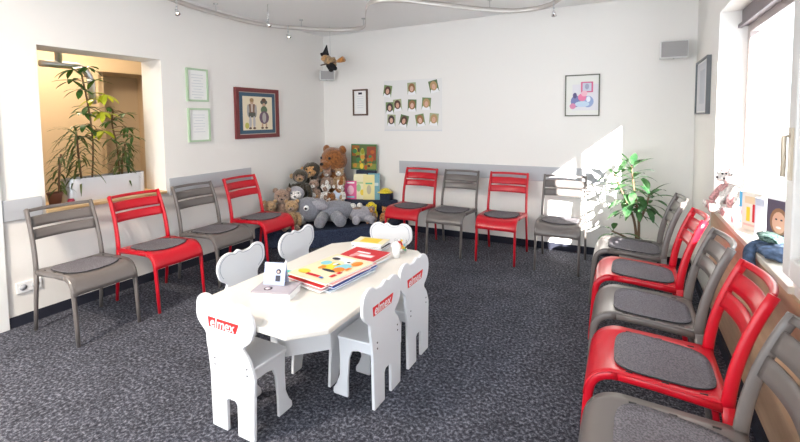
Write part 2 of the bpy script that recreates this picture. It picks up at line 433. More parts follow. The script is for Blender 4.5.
dup(red, (1.597, -GB, 0), -PI / 2, 'red metal slat-back chair beside toy corner, first in row along back wall')
dup(gry, (2.108, -GB, 0), -PI / 2, 'grey metal slat-back chair between the two red chairs of the back wall row')
dup(red, (2.656, -GB, 0), -PI / 2, 'red metal slat-back chair between two grey chairs along the back wall')
dup(gry, (3.2335, -GB, 0), -PI / 2, 'grey metal slat-back chair in sunlight at end of back wall row')
for i, (y, src, lab, rz, x) in enumerate((
    (-1.10, gry, 'grey metal slat-back chair in front of leafy plant, farthest in window-side row', 0, 4.09),
    (-1.69, red, 'smaller-looking red metal chair of window-side row, between two grey chairs, nearer the plant', 0, 4.13),
    (-2.255, gry, 'grey metal slat-back chair between the two red chairs of the window-side row', 0, 4.155),
    (-2.815, red, 'large red metal slat-back chair of window-side row next to nearest cropped chair', 0, 4.17),
    (-3.365, gry, 'cropped grey metal slat-back chair at bottom right corner, nearest in window-side row', 0, 4.18))):
    dup(src, (x, y, 0), PI + rz, lab)

# ------------------------------------------------------------------ children's table and chairs
TZ = .53
t = thing('play_table', 'low white children table with clipped corners holding magazines', 'table', (2.263, -2.858, 0))
b = MB(); hx, hy, c = .388, .65, .13
oct_ = [(-hx + c, -hy), (hx - c, -hy), (hx, -hy + c), (hx, hy - c), (hx - c, hy), (-hx + c, hy), (-hx, hy - c), (-hx, -hy + c)]
b.prism(oct_, 2, TZ - .028, TZ, M['tabletop']); b.build('tabletop', t, .006)
def trap(half, z_arch, leg):  # panel outline in (p, z): legs splay outward to the floor, arch between
    w0, w1 = half * .86, half
    return [(-w0, TZ - .028), (-w1 * .92, .30), (-w1 - .01, 0), (-w1 + leg, 0), (-w1 + leg + .05, z_arch * .7), (-w1 + leg + .09, z_arch), (w1 - leg - .09, z_arch), (w1 - leg - .05, z_arch * .7), (w1 - leg, 0), (w1 + .01, 0), (w1 * .92, .30), (w0, TZ - .028)]
for x in (-.13, .13):
    b = MB(); b.prism([(p, z) for p, z in trap(.19, .28, .06)], 0, x - .009, x + .009, M['kid']); b.build('side_panel', t, .003)
for y in (-.15, .15):
    b = MB(); b.prism([(-.121, TZ - .028), (-.121, .27), (.121, .27), (.121, TZ - .028)], 1, y - .009, y + .009, M['kid']); b.build('end_panel', t, .003)

def ring(hx, hy, c): return [(-hx + c, -hy), (hx - c, -hy), (hx, -hy + c), (hx, hy - c), (hx - c, hy), (-hx + c, hy), (-hx, hy - c), (-hx, -hy + c)]
b = MB(); o1 = ring(.19, .41, .2 - .01); o2 = ring(.172, .392, .18); n = 8
o1 = ring(.185, .41, .16); o2 = ring(.167, .392, .154)
V = [(x, y, z) for z in (.25, TZ - .028) for x, y in o1] + [(x, y, z) for z in (.25, TZ - .028) for x, y in o2]
F = []
for i in range(8):
    j = (i + 1) % 8; F += [(i, j, 8 + j, 8 + i), (16 + i, 24 + i, 24 + j, 16 + j), (i, 16 + i, 16 + j, j), (8 + i, 8 + j, 24 + j, 24 + i)]
b.faces(V, F, M['kid']); b.build('apron', t)
def catmull(pts, n=4):
    out = []
    for i in range(len(pts) - 1):
        p0, p1, p2, p3 = [Vector((*pts[max(0, min(len(pts) - 1, k))], 0)) for k in (i - 1, i, i + 1, i + 2)]
        for k in range(n):
            q = k / n; v = .5 * ((2 * p1) + (p2 - p0) * q + (2 * p0 - 5 * p1 + 4 * p2 - p3) * q * q + (3 * p1 - p0 - 3 * p2 + p3) * q ** 3); out.append((v.x, v.y))
    out.append(tuple(pts[-1])); return out
HEADP = [(.141, .26), (.153, .359), (.162, .396), (.166, .445), (.201, .477), (.226, .511), (.228, .56), (.216, .604), (.178, .629), (.135, .627), (.107, .610), (.053, .604), (.010, .622), (-.021, .611), (-.061, .620), (-.105, .610), (-.141, .575), (-.152, .528), (-.139, .479), (-.117, .451), (-.088, .430), (-.086, .411), (-.114, .380), (-.132, .345), (-.148, .30), (-.146, .25)]
def outline():
    h = catmull(HEADP)
    return [(.034, 0), (.136, 0)] + h + [(-.136, .0), (-.034, 0), (-.034, .145), (-.022, .16), (.022, .16), (.034, .145)]
LOGO = None
def text_mesh(s, size, m, name, parent, extrude=.0006, offset=.0, T=None, align='CENTER', shear=0):
    cu = bpy.data.curves.new('lettering', 'FONT'); cu.body = s; cu.size = size; cu.extrude = extrude; cu.offset = offset; cu.align_x = align; cu.align_y = 'CENTER'; cu.shear = shear
    tmp = bpy.data.objects.new('lettering', cu); COL.objects.link(tmp)
    bpy.context.view_layer.update()
    me = bpy.data.meshes.new_from_object(tmp.evaluated_get(bpy.context.evaluated_depsgraph_get()))
    bpy.data.objects.remove(tmp)
    if T: me.transform(T)
    me.materials.clear(); me.materials.append(m)
    o = bpy.data.objects.new(name, me); COL.objects.link(o); o.parent = parent
    return o
def make_kid(label):
    t = thing('child_chair', label, 'child chair', (0, 0, 0), 0, 'white child chairs round the low table')
    b = MB(); b.prism(outline(), 0, 0, .018, M['kid'])
    bk = b.build('back_panel', t, .004)
    b = MB()
    for y in (-.105, .105):
        for z in (.335, .305): b.lathe([(.0045, 0), (.0045, .0015)], M['screw'], 10, Matrix.Translation((-.0015, y, z)) @ Matrix.Rotation(PI / 2, 4, 'Y'))
    b.build('screws', bk)
    # thin printed contour on the face side of the head board
    b = MB(); full = [(.02 + (x - .02) * .90, .54 + (z - .54) * .84) for x, z in catmull(HEADP) if z > .455]
    b.tube([(.0185, p, z) for p, z in full], .0016, M['line'], 6); b.build('contour_print', bk)
    # sign on the rear: parallelogram and lettering
    sg = MB(); sg.prism([(.138, .481), (.144, .528), (-.062, .528), (-.040, .481)], 0, -.0012, 0, M['logored']); lg = sg.build('logo', bk)
    T = Matrix.Translation((-.0016, .050, .5045)) @ Matrix(((0, 0, -1, 0), (-1, 0, 0, 0), (0, 1, 0, 0), (0, 0, 0, 1)))
    text_mesh('elmex', .066, M['white'], 'lettering', lg, .0004, .0006, T, shear=.15)
    b = MB(); b.prism([(.018, -.128), (.215, -.138), (.23, -.122), (.23, .122), (.215, .138), (.018, .128)], 2, .318, .334, M['kid']); b.build('seat', t, .004)
    for s in (-1, 1):
        y0, y1 = (s * .098, s * .114)
        o = [(.018, .318), (.278, .318), (.272, .20), (.276, .11), (.300, .06), (.325, .03), (.328, .008), (.318, 0), (.215, 0), (.213, .10), (.200, .21), (.178, .255), (.13, .265), (.018, .262)]
        b = MB(); b.prism([(x * .82 + .003, z) for x, z in o], 1, min(y0, y1), max(y0, y1), M['kid']); b.build('leg', t, .004)
    b = MB(); b.box((.205, -.097, .27), (.22, .097, .3175), M['kid']); b.build('front_rail', t, .002)
    return t
k = make_kid('white child chair at the near end of the low table, red sign on its back')
k.location = (2.208, -3.535, 0); k.rotation_euler = (0, 0, PI / 2)
KG = k['group']
dup(k, (2.712, -2.97, 0), PI, 'white child chair on window side of low table, the nearer of two', KG)
dup(k, (2.705, -2.585, 0), PI, 'white child chair on window side of low table, the farther of two', KG)
dup(k, (1.60, -2.97, 0), 0, 'white child chair on left side of low table, behind standing card and box', KG)
dup(k, (1.60, -2.45, 0), 0, 'white child chair on left side of low table, nearer the toy corner', KG)
dup(k, (2.115, -1.93, 0), -PI / 2, 'white child chair at far end of low table behind the jar', KG)

# ------------------------------------------------------------------ things on the low table
def magazine(w, d, th, cover, x, y, z, rz, label, group, art=None):
    t = thing('magazine', label, 'magazine', (x, y, z), rz, group)
    b = MB(); b.box((-w / 2 + .002, -d / 2 + .002, .0008), (w / 2 - .002, d / 2 - .002, th - .0008), M['paper']); b.build('pages', t)
    b = MB(); b.box((-w / 2, -d / 2, th - .001), (w / 2, d / 2, th), cover); b.box((-w / 2, -d / 2, 0), (w / 2, d / 2, .0008), cover); b.box((-w / 2 - .0008, -d / 2, 0), (-w / 2, d / 2, th), cover)
    cv = b.build('cover', t)
    if art:
        b = MB(); z0 = th
        for (kind, cx, cy, rx, ry, m) in art:
            z0 += .00025
            if kind == 'r': b.box((cx - rx, cy - ry, z0 - .0003), (cx + rx, cy + ry, z0), m)
            else:
                n = 18; b.prism([(cx + rx * math.cos(2 * PI * i / n), cy + ry * math.sin(2 * PI * i / n)) for i in range(n)], 2, z0 - .0003, z0, m)
        b.build('cover_print', cv)
    return t
ga = 'magazines in the near stack'; ye, re_, bl, wh, og, gn, pk, dk = C(.85, .62, .05), C(.6, .02, .03), C(.05, .15, .5), C(.85, .85, .85), C(.85, .25, .03), C(.12, .45, .25), C(.80, .35, .35), C(.03, .03, .05)
crm = C(.86, .74, .50); cy = C(.25, .60, .70); lb = C(.45, .58, .75)
z = TZ
for i, (cv, th, nm) in enumerate(((lb, .009, 'pale blue'), (wh, .008, 'white'), (bl, .008, 'dark blue'), (re_, .010, 'red'), (pk, .008, 'pink'), (crm, .010, 'cream'))):
    art = None
    if i == 5:
        art = [('r', -.04, .14, .08, .03, wh), ('e', -.02, .015, .062, .06, ye), ('e', -.085, .04, .035, .035, cy), ('e', .055, .03, .045, .06, cy), ('e', .06, -.01, .035, .04, og), ('e', -.05, -.03, .02, .03, og), ('e', -.02, .05, .014, .02, wh), ('e', .0, .05, .008, .01, dk), ('e', .02, -.05, .05, .016, dk),
               ('e', -.09, -.13, .04, .03, ye), ('e', .09, .12, .03, .04, og), ('e', .03, .11, .026, .03, wh), ('e', .03, .11, .010, .012, dk), ('e', -.08, .12, .03, .02, dk), ('r', .105, -.10, .012, .022, re_), ('r', .105, -.05, .012, .014, re_), ('r', .105, .02, .012, .022, og), ('r', .0, -.15, .05, .012, re_), ('r', .07, -.155, .012, .01, bl)]
    nz = (.01, -.02, .025, -.015, .02, 0)[i]
    magazine(.31 - .012 * (i % 2), .40, th, cv, 2.285 + nz * .5, -2.87 + nz, z, -.13 + nz * 2, {0: 'pale blue magazine at bottom of the near stack', 1: 'white magazine second from bottom of near stack', 2: 'dark blue magazine in middle of near stack', 3: 'red-edged magazine in middle of near stack', 4: 'pink magazine just under the cartoon one', 5: 'cream cartoon-covered magazine topmost of the near stack'}[i], ga, art)
    z += th
gb_ = 'magazines in the middle stack'; z = TZ
for i, (cv, th, nm) in enumerate(((lb, .010, 'light blue magazine lowest of the middle stack'), (wh, .010, 'white magazine second from bottom of middle stack'), (ye, .008, 'yellow magazine under the red one in middle stack'), (re_, .010, 'red magazine with pale print topmost of middle stack'))):
    art = [('r', .01, -.03, .075, .028, pk), ('r', -.02, .02, .05, .012, wh), ('r', .03, -.035, .05, .016, wh), ('e', -.05, -.06, .02, .03, pk)] if i == 3 else None
    magazine(.27, .20, th, cv, 2.285 + .01 * (i % 2), -2.535 - (.02 if i == 2 else 0), z, -.12 + .03 * i, nm, gb_, art); z += th
gc_ = 'books in the far stack'; z = TZ
for i, (cv, th, nm) in enumerate(((wh, .012, 'white booklet lowest of the far stack'), (lb, .012, 'light blue booklet second from bottom of far stack'), (dk, .010, 'dark booklet in middle of the far stack'), (wh, .016, 'thick white booklet under the yellow one in far stack'), (crm, .008, 'cream booklet with yellow panel topmost of far stack'))):
    art = [('r', 0, 0, .07, .05, ye)] if i == 4 else None
    magazine(.23, .135, th, cv, 2.20 + .008 * (i % 3), -2.315, z, -.04 + .04 * i, nm, gc_, art); z += th
# shallow box, standing card
t = thing('leaflet_box', 'flat white box with grey lid on low table under standing card', 'box', (2.185, -3.215, TZ), .33)
b = MB(); b.box((-.103, -.072, 0), (.103, .072, .036), M['white']); b.build('body', t, .002)
b = MB(); b.box((-.105, -.074, .0365), (.105, .074, .045), C(.42, .38, .42)); l = b.build('lid', t, .002)
b = MB(); b.lathe([(.022, 0), (.022, .001)], C(.05, .03, .04), 20, Matrix.Translation((-.03, -.03, .0452))); b.lathe([(.013, 0), (.013, .0006)], C(.75, .62, .66), 20, Matrix.Translation((-.03, -.033, .0464))); b.build('lid_print', l)
t = thing('standing_card', 'folded pale blue card standing on the flat box', 'card', (2.155, -3.185, TZ + .0475), .30)
b = MB(); b.prism([(-.028, 0), (-.026, 0), (.0, .112), (.028, 0), (.026, 0), (0, .106)][:3] + [(.028, 0), (.026, 0), (.0, .108)], 0, -.06, .06, C(.42, .48, .68)); cd = b.build('card', t)
b = MB()
Tc = Matrix.Translation((0, -.0285, 0)) @ Matrix.Rotation(math.atan2(-.028, .112), 4, 'X')
b.lathe([(.013, 0), (.013, .0008)], dk, 18, Tc @ Matrix.Translation((.022, 0.0, .07)) @ Matrix.Rotation(PI / 2, 4, 'X'))
b.lathe([(.007, 0), (.007, .0012)], C(.7, .5, .45), 14, Tc @ Matrix.Translation((.022, 0, .068)) @ Matrix.Rotation(PI / 2, 4, 'X'))
b.box((.008, -.001, .02), (.034, 0, .05), dk, Tc); b.build('card_print', cd)
b = MB(); b.box((-.06, -.045, 0), (.06, .045, .04), C(.03, .50, .46)); tag(b.build('teal_box', None, .006, (2.06, -3.03, TZ)), 'small teal box on low table behind the standing card', 'box')
# jar with bright sweets, paper cup of straws
t = thing('sweet_jar', 'small glass jar of bright sweets at the far end of low table', 'jar', (2.435, -2.30, TZ))
b = MB(); b.lathe([(.038, 0), (.046, .01), (.05, .05), (.044, .085), (.046, .09), (.043, .09), (.041, .083), (.046, .05), (.042, .012), (.0, .008)], M['glass'], 24); b.build('jar', t)
b = MB(); random.seed(3)
for i in range(34):
    a = random.random() * 6.28; r = .032 * math.sqrt(random.random()); zz = .018 + .072 * random.random()
    b.ell((r * math.cos(a), r * math.sin(a), zz), (.011, .011, .009), random.choice([og, re_, ye, gn, pk, cy, wh]), sub=1)
o = b.build('sweets', t)
t = thing('paper_cup', 'tall white paper cup beside far stack on low table', 'cup', (2.46, -2.41, TZ))
b = MB(); b.lathe([(.022, 0), (.03, .085), (.0285, .085), (.021, .003), (0, .003)], M['paper'], 24); b.build('cup', t)
b = MB(); b.ell((0, 0, .088), (.026, .026, .022), M['paper'], sub=2, rough=.5); b.build('tissue', t)

# ------------------------------------------------------------------ navy toy podium in the corner
t = thing('toy_podium', 'stepped navy carpeted corner podium carrying plush toys', 'podium', (0, 0, 0))
b = MB(); b.prism([(.02, -.02), (.02, -1.36), (.50, -1.36), (1.34, -.56), (1.34, -.02)], 2, 0, .20, M['navy']); b.build('lower_step', t, .02)
b = MB(); b.prism([(.02, -.02), (.02, -.93), (.10, -.93), (1.19, -.09), (1.19, -.02)], 2, .2, .40, M['navy']); b.build('upper_step', t, .02)

def limb(b, p0, p1, r0, r1, m, bend=(0, 0, 0)):
    p0, p1 = Vector(p0), Vector(p1); mid = (p0 + p1) / 2 + Vector(bend)
    b.tube(arc(tuple(p0), tuple(mid), tuple(p1), 6), [r0 + (r1 - r0) * i / 6 for i in range(7)], m, 10, caps=True)
    b.ell(p0, (r0, r0, r0), m, sub=2); b.ell(p1, (r1 * 1.12,) * 3, m, sub=2)
def plush(name, label, cat, loc, rz, s, fur_, muzzle, earm, group='plush toys on the navy podium', ear='round', belly=None, face=None, fat=1.0, nose=None, tilt=0.0, hs=1.0):
    """sitting soft toy, facing local -Y, total height about 1*s"""
    t = thing(name, label, cat, loc, rz, group); r = random.randint(0, 99); t.rotation_euler = (0, tilt, rz)
    b = MB(); b.ell((0, 0, .30 * s), (.22 * s * fat, .19 * s * fat, .30 * s), fur_, sub=3, rough=.10, seed=r)
    if belly: b.ell((0, -.055 * s * fat, .28 * s), (.15 * s * fat, .15 * s * fat, .22 * s), belly, sub=3, rough=.08, seed=r + 3)
    b.build('body', t)
    b = MB(); b.ell((0, -.02 * s, .74 * s), (.215 * s, .19 * s, .20 * s), fur_, sub=3, rough=.09, seed=r + 1)
    if face: b.ell((0, -.09 * s, .73 * s), (.165 * s, .135 * s, .155 * s), face, sub=3, rough=.05, seed=r + 2)
    hd = b.build('head', t); hd.scale = (hs, hs, hs); hd.location = (0, 0, (1 - hs) * .66 * s)
    b = MB(); b.ell((0, -.19 * s, .68 * s), (.10 * s, .085 * s, .075 * s), muzzle, sub=2, rough=.05); b.build('muzzle', hd)
    b = MB(); b.ell((0, -.272 * s, .70 * s), (.032 * s, .022 * s, .024 * s), nose or M['black'], sub=2); b.build('nose', hd)
    for q in (-1, 1):
        b = MB(); b.ell((q * .085 * s, -.19 * s - (.03 * s if face else 0), .785 * s), (.022 * s,) * 3, M['black'], sub=2); b.build('eye', hd)
        b = MB()
        if ear == 'round': b.ell((q * .17 * s, .0, .90 * s), (.075 * s, .04 * s, .075 * s), earm, sub=2, rough=.08)
        elif ear == 'side': b.ell((q * .23 * s, .0, .75 * s), (.06 * s, .035 * s, .075 * s), earm, sub=2)
        elif ear == 'point': b.tube([(q * .13 * s, 0, .86 * s), (q * .16 * s, 0, .95 * s), (q * .17 * s, 0, 1.02 * s)], [.06 * s, .035 * s, .005 * s], earm, 8)
        else: b.ell((q * .235 * s, -.02 * s, .66 * s), (.05 * s, .06 * s, .16 * s), earm, sub=2)
        b.build('ear', hd)
        b = MB(); limb(b, (q * .19 * s * fat, -.03 * s, .47 * s), (q * .26 * s * fat, -.20 * s, .20 * s), .075 * s, .065 * s, fur_, (q * .06 * s, 0, 0)); b.build('arm', t)
        b = MB(); limb(b, (q * .13 * s * fat, -.08 * s, .10 * s), (q * .20 * s * fat, -.34 * s, .085 * s), .09 * s, .08 * s, fur_); b.ell((q * .20 * s * fat, -.40 * s, .10 * s), (.07 * s, .03 * s, .085 * s), muzzle, sub=2); b.build('leg', t)
    return t
Z2, Z1 = .40, .20
# rotation: 0 faces -Y (towards the room), negative turns to the left
plush('teddy_bear', 'big brown plush bear, largest toy, sitting against the corner walls', 'plush toy', (.37, -.27, Z2), -.15, .66, M['furbrown'], M['furbrown'], M['furbrown'], fat=1.15, hs=1.3)
plush('plush_monkey', 'dark plush monkey with orange face, higher of two on the left', 'plush toy', (.145, -.47, Z2), .5, .52, M['furdark'], M['furface'], M['furface'], ear='side', face=M['furface'])
plush('plush_monkey', 'dark plush monkey with tan face, lower of two on the left', 'plush toy', (.165, -.72, Z2), .7, .45, M['furdark'], M['furtan'], M['furtan'], ear='side', face=M['furmauve'])
plush('plush_raccoon', 'grey and white plush raccoon slumped beside the lower monkey', 'plush toy', (.30, -.95, Z1 + .02), .6, .46, M['furlight'], M['furwhite'], M['furdark'], ear='point', belly=M['furwhite'], face=M['furwhite'])
plush('plush_bear', 'mauve-brown plush bear at left behind two small teddies', 'plush toy', (.22, -1.10, Z1 + .02), .7, .44, M['furmauve'], M['furmauve'], M['furmauve'])
plush('teddy_bear', 'tan teddy bear at far left of toys by red chair', 'plush toy', (.19, -1.27, Z1), .9, .34, M['furtan'], M['furtan'], M['furtan'], belly=M['furpink'])
plush('teddy_bear', 'brown teddy bear sitting left of the grey plush donkey', 'plush toy', (.43, -1.17, Z1), .6, .35, M['furtan'], M['furmauve'], M['furtan'])
for i, (x, y, z, s, lab, f_, m_) in enumerate(((.43, -.44, Z2, .22, 'small brown and white plush cat seated highest of small toys', M['furmauve'], M['furwhite']), (.56, -.36, Z2, .23, 'small brown plush dog right of the seated plush cat', M['furtan'], M['furwhite']),
        (.33, -.59, Z2, .26, 'small tan and white plush dog left among small toys', M['furmauve'], M['furwhite']), (.48, -.545, Z2, .20, 'small white-bellied plush dog in front of big bear', M['furwhite'], M['furmauve']), (.62, -.42, Z2, .19, 'small white and brown plush kitten nearest the books', M['furwhite'], M['furtan']))):
    plush('plush_animal', lab, 'plush toy', (x - .05, y, z + (.16 if i < 2 else .0)), .4, s * 1.15, f_, m_, f_, belly=m_, face=m_ if i % 2 else None, ear='point' if i % 2 == 0 else 'round')
# reclining grey donkey
t = thing('plush_donkey', 'large grey plush donkey lying on lower podium step', 'plush toy', (.64, -.85, Z1 + .02), .72, 'plush toys on the navy podium'); t.scale = (1.1, 1.1, 1.12)
b = MB(); b.ell((.12, .02, .115), (.23, .13, .112), M['furgrey'], sub=3, rough=.05, seed=5); b.build('body', t)
b = MB(); b.ell((-.165, -.02, .155), (.145, .11, .125), M['furgrey'], Matrix.Rotation(.55, 4, 'Y'), sub=3, rough=.04, seed=6)
hd = b.build('head', t)
b = MB(); b.ell((-.275, -.075, .085), (.065, .06, .055), M['furwhite'], sub=3, rough=.06); b.build('muzzle', hd)
for q, yy in ((-1, -.122), (1, .082)):
    b = MB(); b.ell((-.19, yy, .19), (.030, .020, .030), M['white'], sub=2); b.ell((-.197, yy - .015 * (1 if q < 0 else -1), .188), (.014, .012, .014), M['black'], sub=2); b.build('eye', hd)
    b = MB(); b.ell((-.055, -.085 if q < 0 else .06, .205), (.10, .022, .048), M['furlight'], Matrix.Rotation(.25, 4, 'Y'), sub=2, rough=.06); b.build('ear', hd)
b = MB(); limb(b, (-.02, -.09, .08), (-.06, -.24, .062), .062, .055, M['furgrey']); b.build('leg', t)
b = MB(); limb(b, (.12, -.10, .08), (.15, -.23, .062), .065, .058, M['furgrey']); b.build('leg', t)
# second grey toy with round white eyes on top
t = thing('plush_hippo', 'light grey plush hippo with two round white eyes beside donkey', 'plush toy', (.975, -.585, Z1 + .01), .72, 'plush toys on the navy podium')
b = MB(); b.ell((.0, 0, .095), (.155, .125, .095), M['furlight'], sub=3, rough=.08, seed=9); b.build('body', t)
b = MB(); b.ell((-.03, -.02, .17), (.075, .06, .018), M['furmauve'], sub=2); b.build('mouth', t)
for q in (-1, 1):
    b = MB(); b.ell((-.05 + q * .04, -.01, .20), (.036, .034, .032), M['furwhite'], sub=2, rough=.05); b.build('eye', t)
    b = MB(); limb(b, (.05 * q, -.06, .06), (.09 * q + .02, -.15, .05), .05, .045, M['furlight']); b.build('leg', t)
# bright toys right
plush('plush_clown', 'small clown doll with yellow and red hair below yellow cap', 'plush toy', (1.09, -.52, Z1), .5, .21, M['furmauve'], M['furorange'], M['furyellow'], belly=M['furred'], ear='side', face=M['furface'])
plush('plush_lion', 'little orange plush lion beside clown doll, partly behind chair seat', 'plush toy', (1.215, -.40, Z1), .2, .19, M['furorange'], M['furtan'], M['furorange'], belly=M['furtan'])
plush('plush_parrot', 'small yellow plush bird leaning at right end of donkey', 'plush toy', (1.02, -.41, Z1), .5, .24, M['furyellow'], M['furred'], M['furyellow'], ear='none', belly=M['furyellow'])
t = thing('yellow_sun_hat', 'bright yellow brimmed hat lying right of standing books', 'hat', (1.06, -.125, Z2 + .10), 0)
b = MB(); b.lathe([(.0, .055), (.03, .053), (.052, .042), (.066, .022), (.078, .008), (.102, .004), (.102, 0), (.0, 0)][::-1], M['furyellow'], 24); b.build('crown', t)

b = MB(); b.box((-.07, -.055, 0), (.07, .055, .099), M['navy']); tag(b.build('dark_toy_crate', None, .006, (1.06, -.10, Z2)), 'small navy crate under the yellow hat', 'crate')
# books standing on the upper step
def book(name, label, w, h, th, loc, rz, lean, cover, art=None, group='books standing on the navy podium'):
    t = thing(name, label, 'book', loc, rz, group); t.rotation_euler = (lean, 0, rz)
    b = MB(); b.box((-w / 2 + .002, .001, .002), (w / 2 - .002, th - .001, h - .002), M['paper']); b.build('pages', t)
    b = MB(); b.box((-w / 2, 0, 0), (w / 2, .001, h), cover); b.box((-w / 2, th - .001, 0), (w / 2, th, h), cover); b.box((-w / 2 - .001, 0, 0), (-w / 2, th, h), cover); cv = b.build('cover', t)
    if art:
        b = MB(); y = 0
        for kind, cx, cz, rx, rz_, m in art:
            y -= .0003
            if kind == 'r': b.box((cx - rx, y, cz - rz_), (cx + rx, y + .0002, cz + rz_), m)
            else:
                n = 16; b.prism([(cx + rx * math.cos(2 * PI * i / n), cz + rz_ * math.sin(2 * PI * i / n)) for i in range(n)], 1, y, y + .0002, m)
        b.build('cover_print', cv)
    return t
gd, olv = C(.06, .22, .08), C(.30, .32, .03)
random.seed(11)
art = [('r', 0, .17, .19, .16, C(.10, .15, .05)), ('r', -.13, .25, .06, .07, C(.35, .12, .03)), ('r', .12, .22, .07, .09, C(.30, .06, .03)), ('r', .0, .05, .19, .035, C(.25, .30, .06)), ('e', -.02, .20, .035, .09, C(.45, .50, .12))] + [('e', random.uniform(-.14, .14), random.uniform(.03, .28), random.uniform(.015, .04), random.uniform(.015, .045), random.choice([gd, C(.5, .12, .02), ye, olv, C(.65, .30, .05), C(.1, .05, .03)])) for _ in range(26)]
book('picture_board', 'tall green and orange picture book standing behind the other books', .40, .34, .012, (.70, -.075, Z2 + .37), .0, -.03, gd, art)
b = MB(); b.box((-.14, -.045, 0), (.14, .045, .365), C(.02, .03, .06)); o = tag(b.build('storage_box', None, .01, (.74, -.07, Z2)), 'dark box behind the books carrying the tall picture book', 'box')
book('picture_book', 'pink picture book standing at left of the books', .16, .24, .012, (.62, -.275, Z2), .35, -.06, C(.75, .12, .30), [('e', .0, .12, .045, .06, C(.85, .5, .6)), ('r', 0, .03, .05, .01, cy), ('r', 0, .215, .05, .01, wh)])
book('picture_book', 'cream book with green drawing standing mid-row', .17, .33, .015, (.735, -.225, Z2), .35, -.05, C(.80, .74, .50), [('e', -.02, .15, .03, .05, C(.35, .55, .25)), ('e', .03, .09, .03, .04, ye), ('r', 0, .215, .055, .012, C(.5, .6, .3))])
book('picture_book', 'pale yellow book standing right of the cream book', .15, .325, .015, (.855, -.20, Z2), .35, -.05, C(.80, .70, .32), [('e', 0, .13, .03, .06, C(.5, .45, .3)), ('r', .0, .21, .045, .01, gn)])
book('picture_book', 'teal book standing at right behind the yellow book', .15, .34, .03, (.915, -.175, Z2), .35, -.05, C(.16, .36, .42), [('r', 0, .2, .06, .02, C(.5, .6, .6))])
b = MB(); b.ell((0, 0, .075), (.062, .045, .075), C(.55, .65, .80, .35), sub=3, rough=.18, seed=4); tag(b.build('plastic_bag', None, 0, (.53, -.44, Z2)), 'crumpled pale blue plastic bag between small plush toys and books', 'bag')

# ------------------------------------------------------------------ pictures on the walls
def framed(name, label, w, h, loc, rz, fw, fm, inner, deep=.02, cat='picture', group=None):
    t = thing(name, label, cat, loc, rz, group)
    b = MB()
    for lo, hi in (((-w / 2, -deep, -h / 2), (-w / 2 + fw, 0, h / 2)), ((w / 2 - fw, -deep, -h / 2), (w / 2, 0, h / 2)), ((-w / 2 + fw, -deep, -h / 2), (w / 2 - fw, 0, -h / 2 + fw)), ((-w / 2 + fw, -deep, h / 2 - fw), (w / 2 - fw, 0, h / 2))): b.box(lo, hi, fm)
    b.build('frame', t)
    b = MB(); y = -deep * .55; b.box((-w / 2 + fw, y, -h / 2 + fw), (w / 2 - fw, 0, h / 2 - fw), M['paper'])
    for kind, cx, cz, rx, rz_, m in inner:
        y -= .00025
        if kind == 'r': b.box((cx - rx, y, cz - rz_), (cx + rx, y + .0002, cz + rz_), m)
        else:
            n = 18; b.prism([(cx + rx * math.cos(2 * PI * i / n), cz + rz_ * math.sin(2 * PI * i / n)) for i in range(n)], 1, y, y + .0002, m)
    b.build('print', t)
    return t
lg = C(.60, .62, .66)
lines = [('r', 0, .10 - .028 * i, .065 - .02 * (i % 3 == 2), .003, lg) for i in range(9)]
framed('framed_certificate', 'upper of two pale green framed certificates on left wall', .24, .325, (0, -2.016, 1.796), PI / 2, .018, M['greenframe'], lines, cat='picture', group='green framed certificates')
framed('framed_certificate', 'lower of two pale green framed certificates on left wall', .245, .335, (0, -2.010, 1.40), PI / 2, .018, M['greenframe'], lines[:7], cat='picture', group='green framed certificates')
br, tn, dg = C(.13, .07, .04), C(.55, .36, .24), C(.10, .10, .08)
cre = C(.80, .70, .52)
def figure(cx, dress):
    a = []
    if not dress:
        a += [('e', cx, .135, .028, .034, tn), ('e', cx, .15, .03, .022, C(.35, .22, .10)), ('r', cx, .055, .045, .05, C(.22, .12, .08)), ('r', cx, .06, .014, .045, C(.6, .5, .42)), ('e', cx - .055, .03, .018, .07, C(.4, .38, .36)), ('e', cx + .055, .03, .018, .07, C(.4, .38, .36)), ('r', cx, -.02, .05, .028, dg), ('e', cx - .028, -.10, .018, .07, C(.5, .48, .5)), ('e', cx + .028, -.10, .018, .07, C(.5, .48, .5)), ('e', cx - .03, -.17, .022, .012, br), ('e', cx + .03, -.17, .022, .012, br)]
    else:
        a += [('e', cx, .13, .055, .030, dg), ('e', cx, .155, .035, .022, br), ('e', cx, .09, .026, .03, tn), ('e', cx, .04, .05, .045, C(.12, .18, .10)), ('e', cx, -.05, .075, .075, C(.16, .10, .14)), ('e', cx, -.05, .03, .06, C(.45, .42, .40)), ('e', cx - .03, -.14, .013, .03, tn), ('e', cx + .03, -.14, .013, .03, tn), ('e', cx - .032, -.17, .022, .012, br), ('e', cx + .032, -.17, .022, .012, br)]
    return a
framed('framed_costume_picture', 'large square picture of two costumed figures in red frame with blue mat', .65, .57, (0, -1.243, 1.522), PI / 2, .045, M['redframe'],
       [('r', 0, 0, .285, .2475, C(.45, .40, .34)), ('r', 0, 0, .268, .232, M['bluemat']), ('r', 0, 0, .222, .192, cre)] + figure(-.09, False) + figure(.09, True) + [('e', -.17, -.14, .03, .035, C(.55, .50, .12))], .03)
framed('framed_notice', 'narrow brown framed notice on back wall left of photo poster', .235, .353, (.619, 0, 1.668), 0, .022, M['brownframe'], [('r', 0, .12, .03, .014, dk)] + [('r', 0, .08 - .03 * i, .05, .003, lg) for i in range(6)])
mt = C(.74, .74, .70)
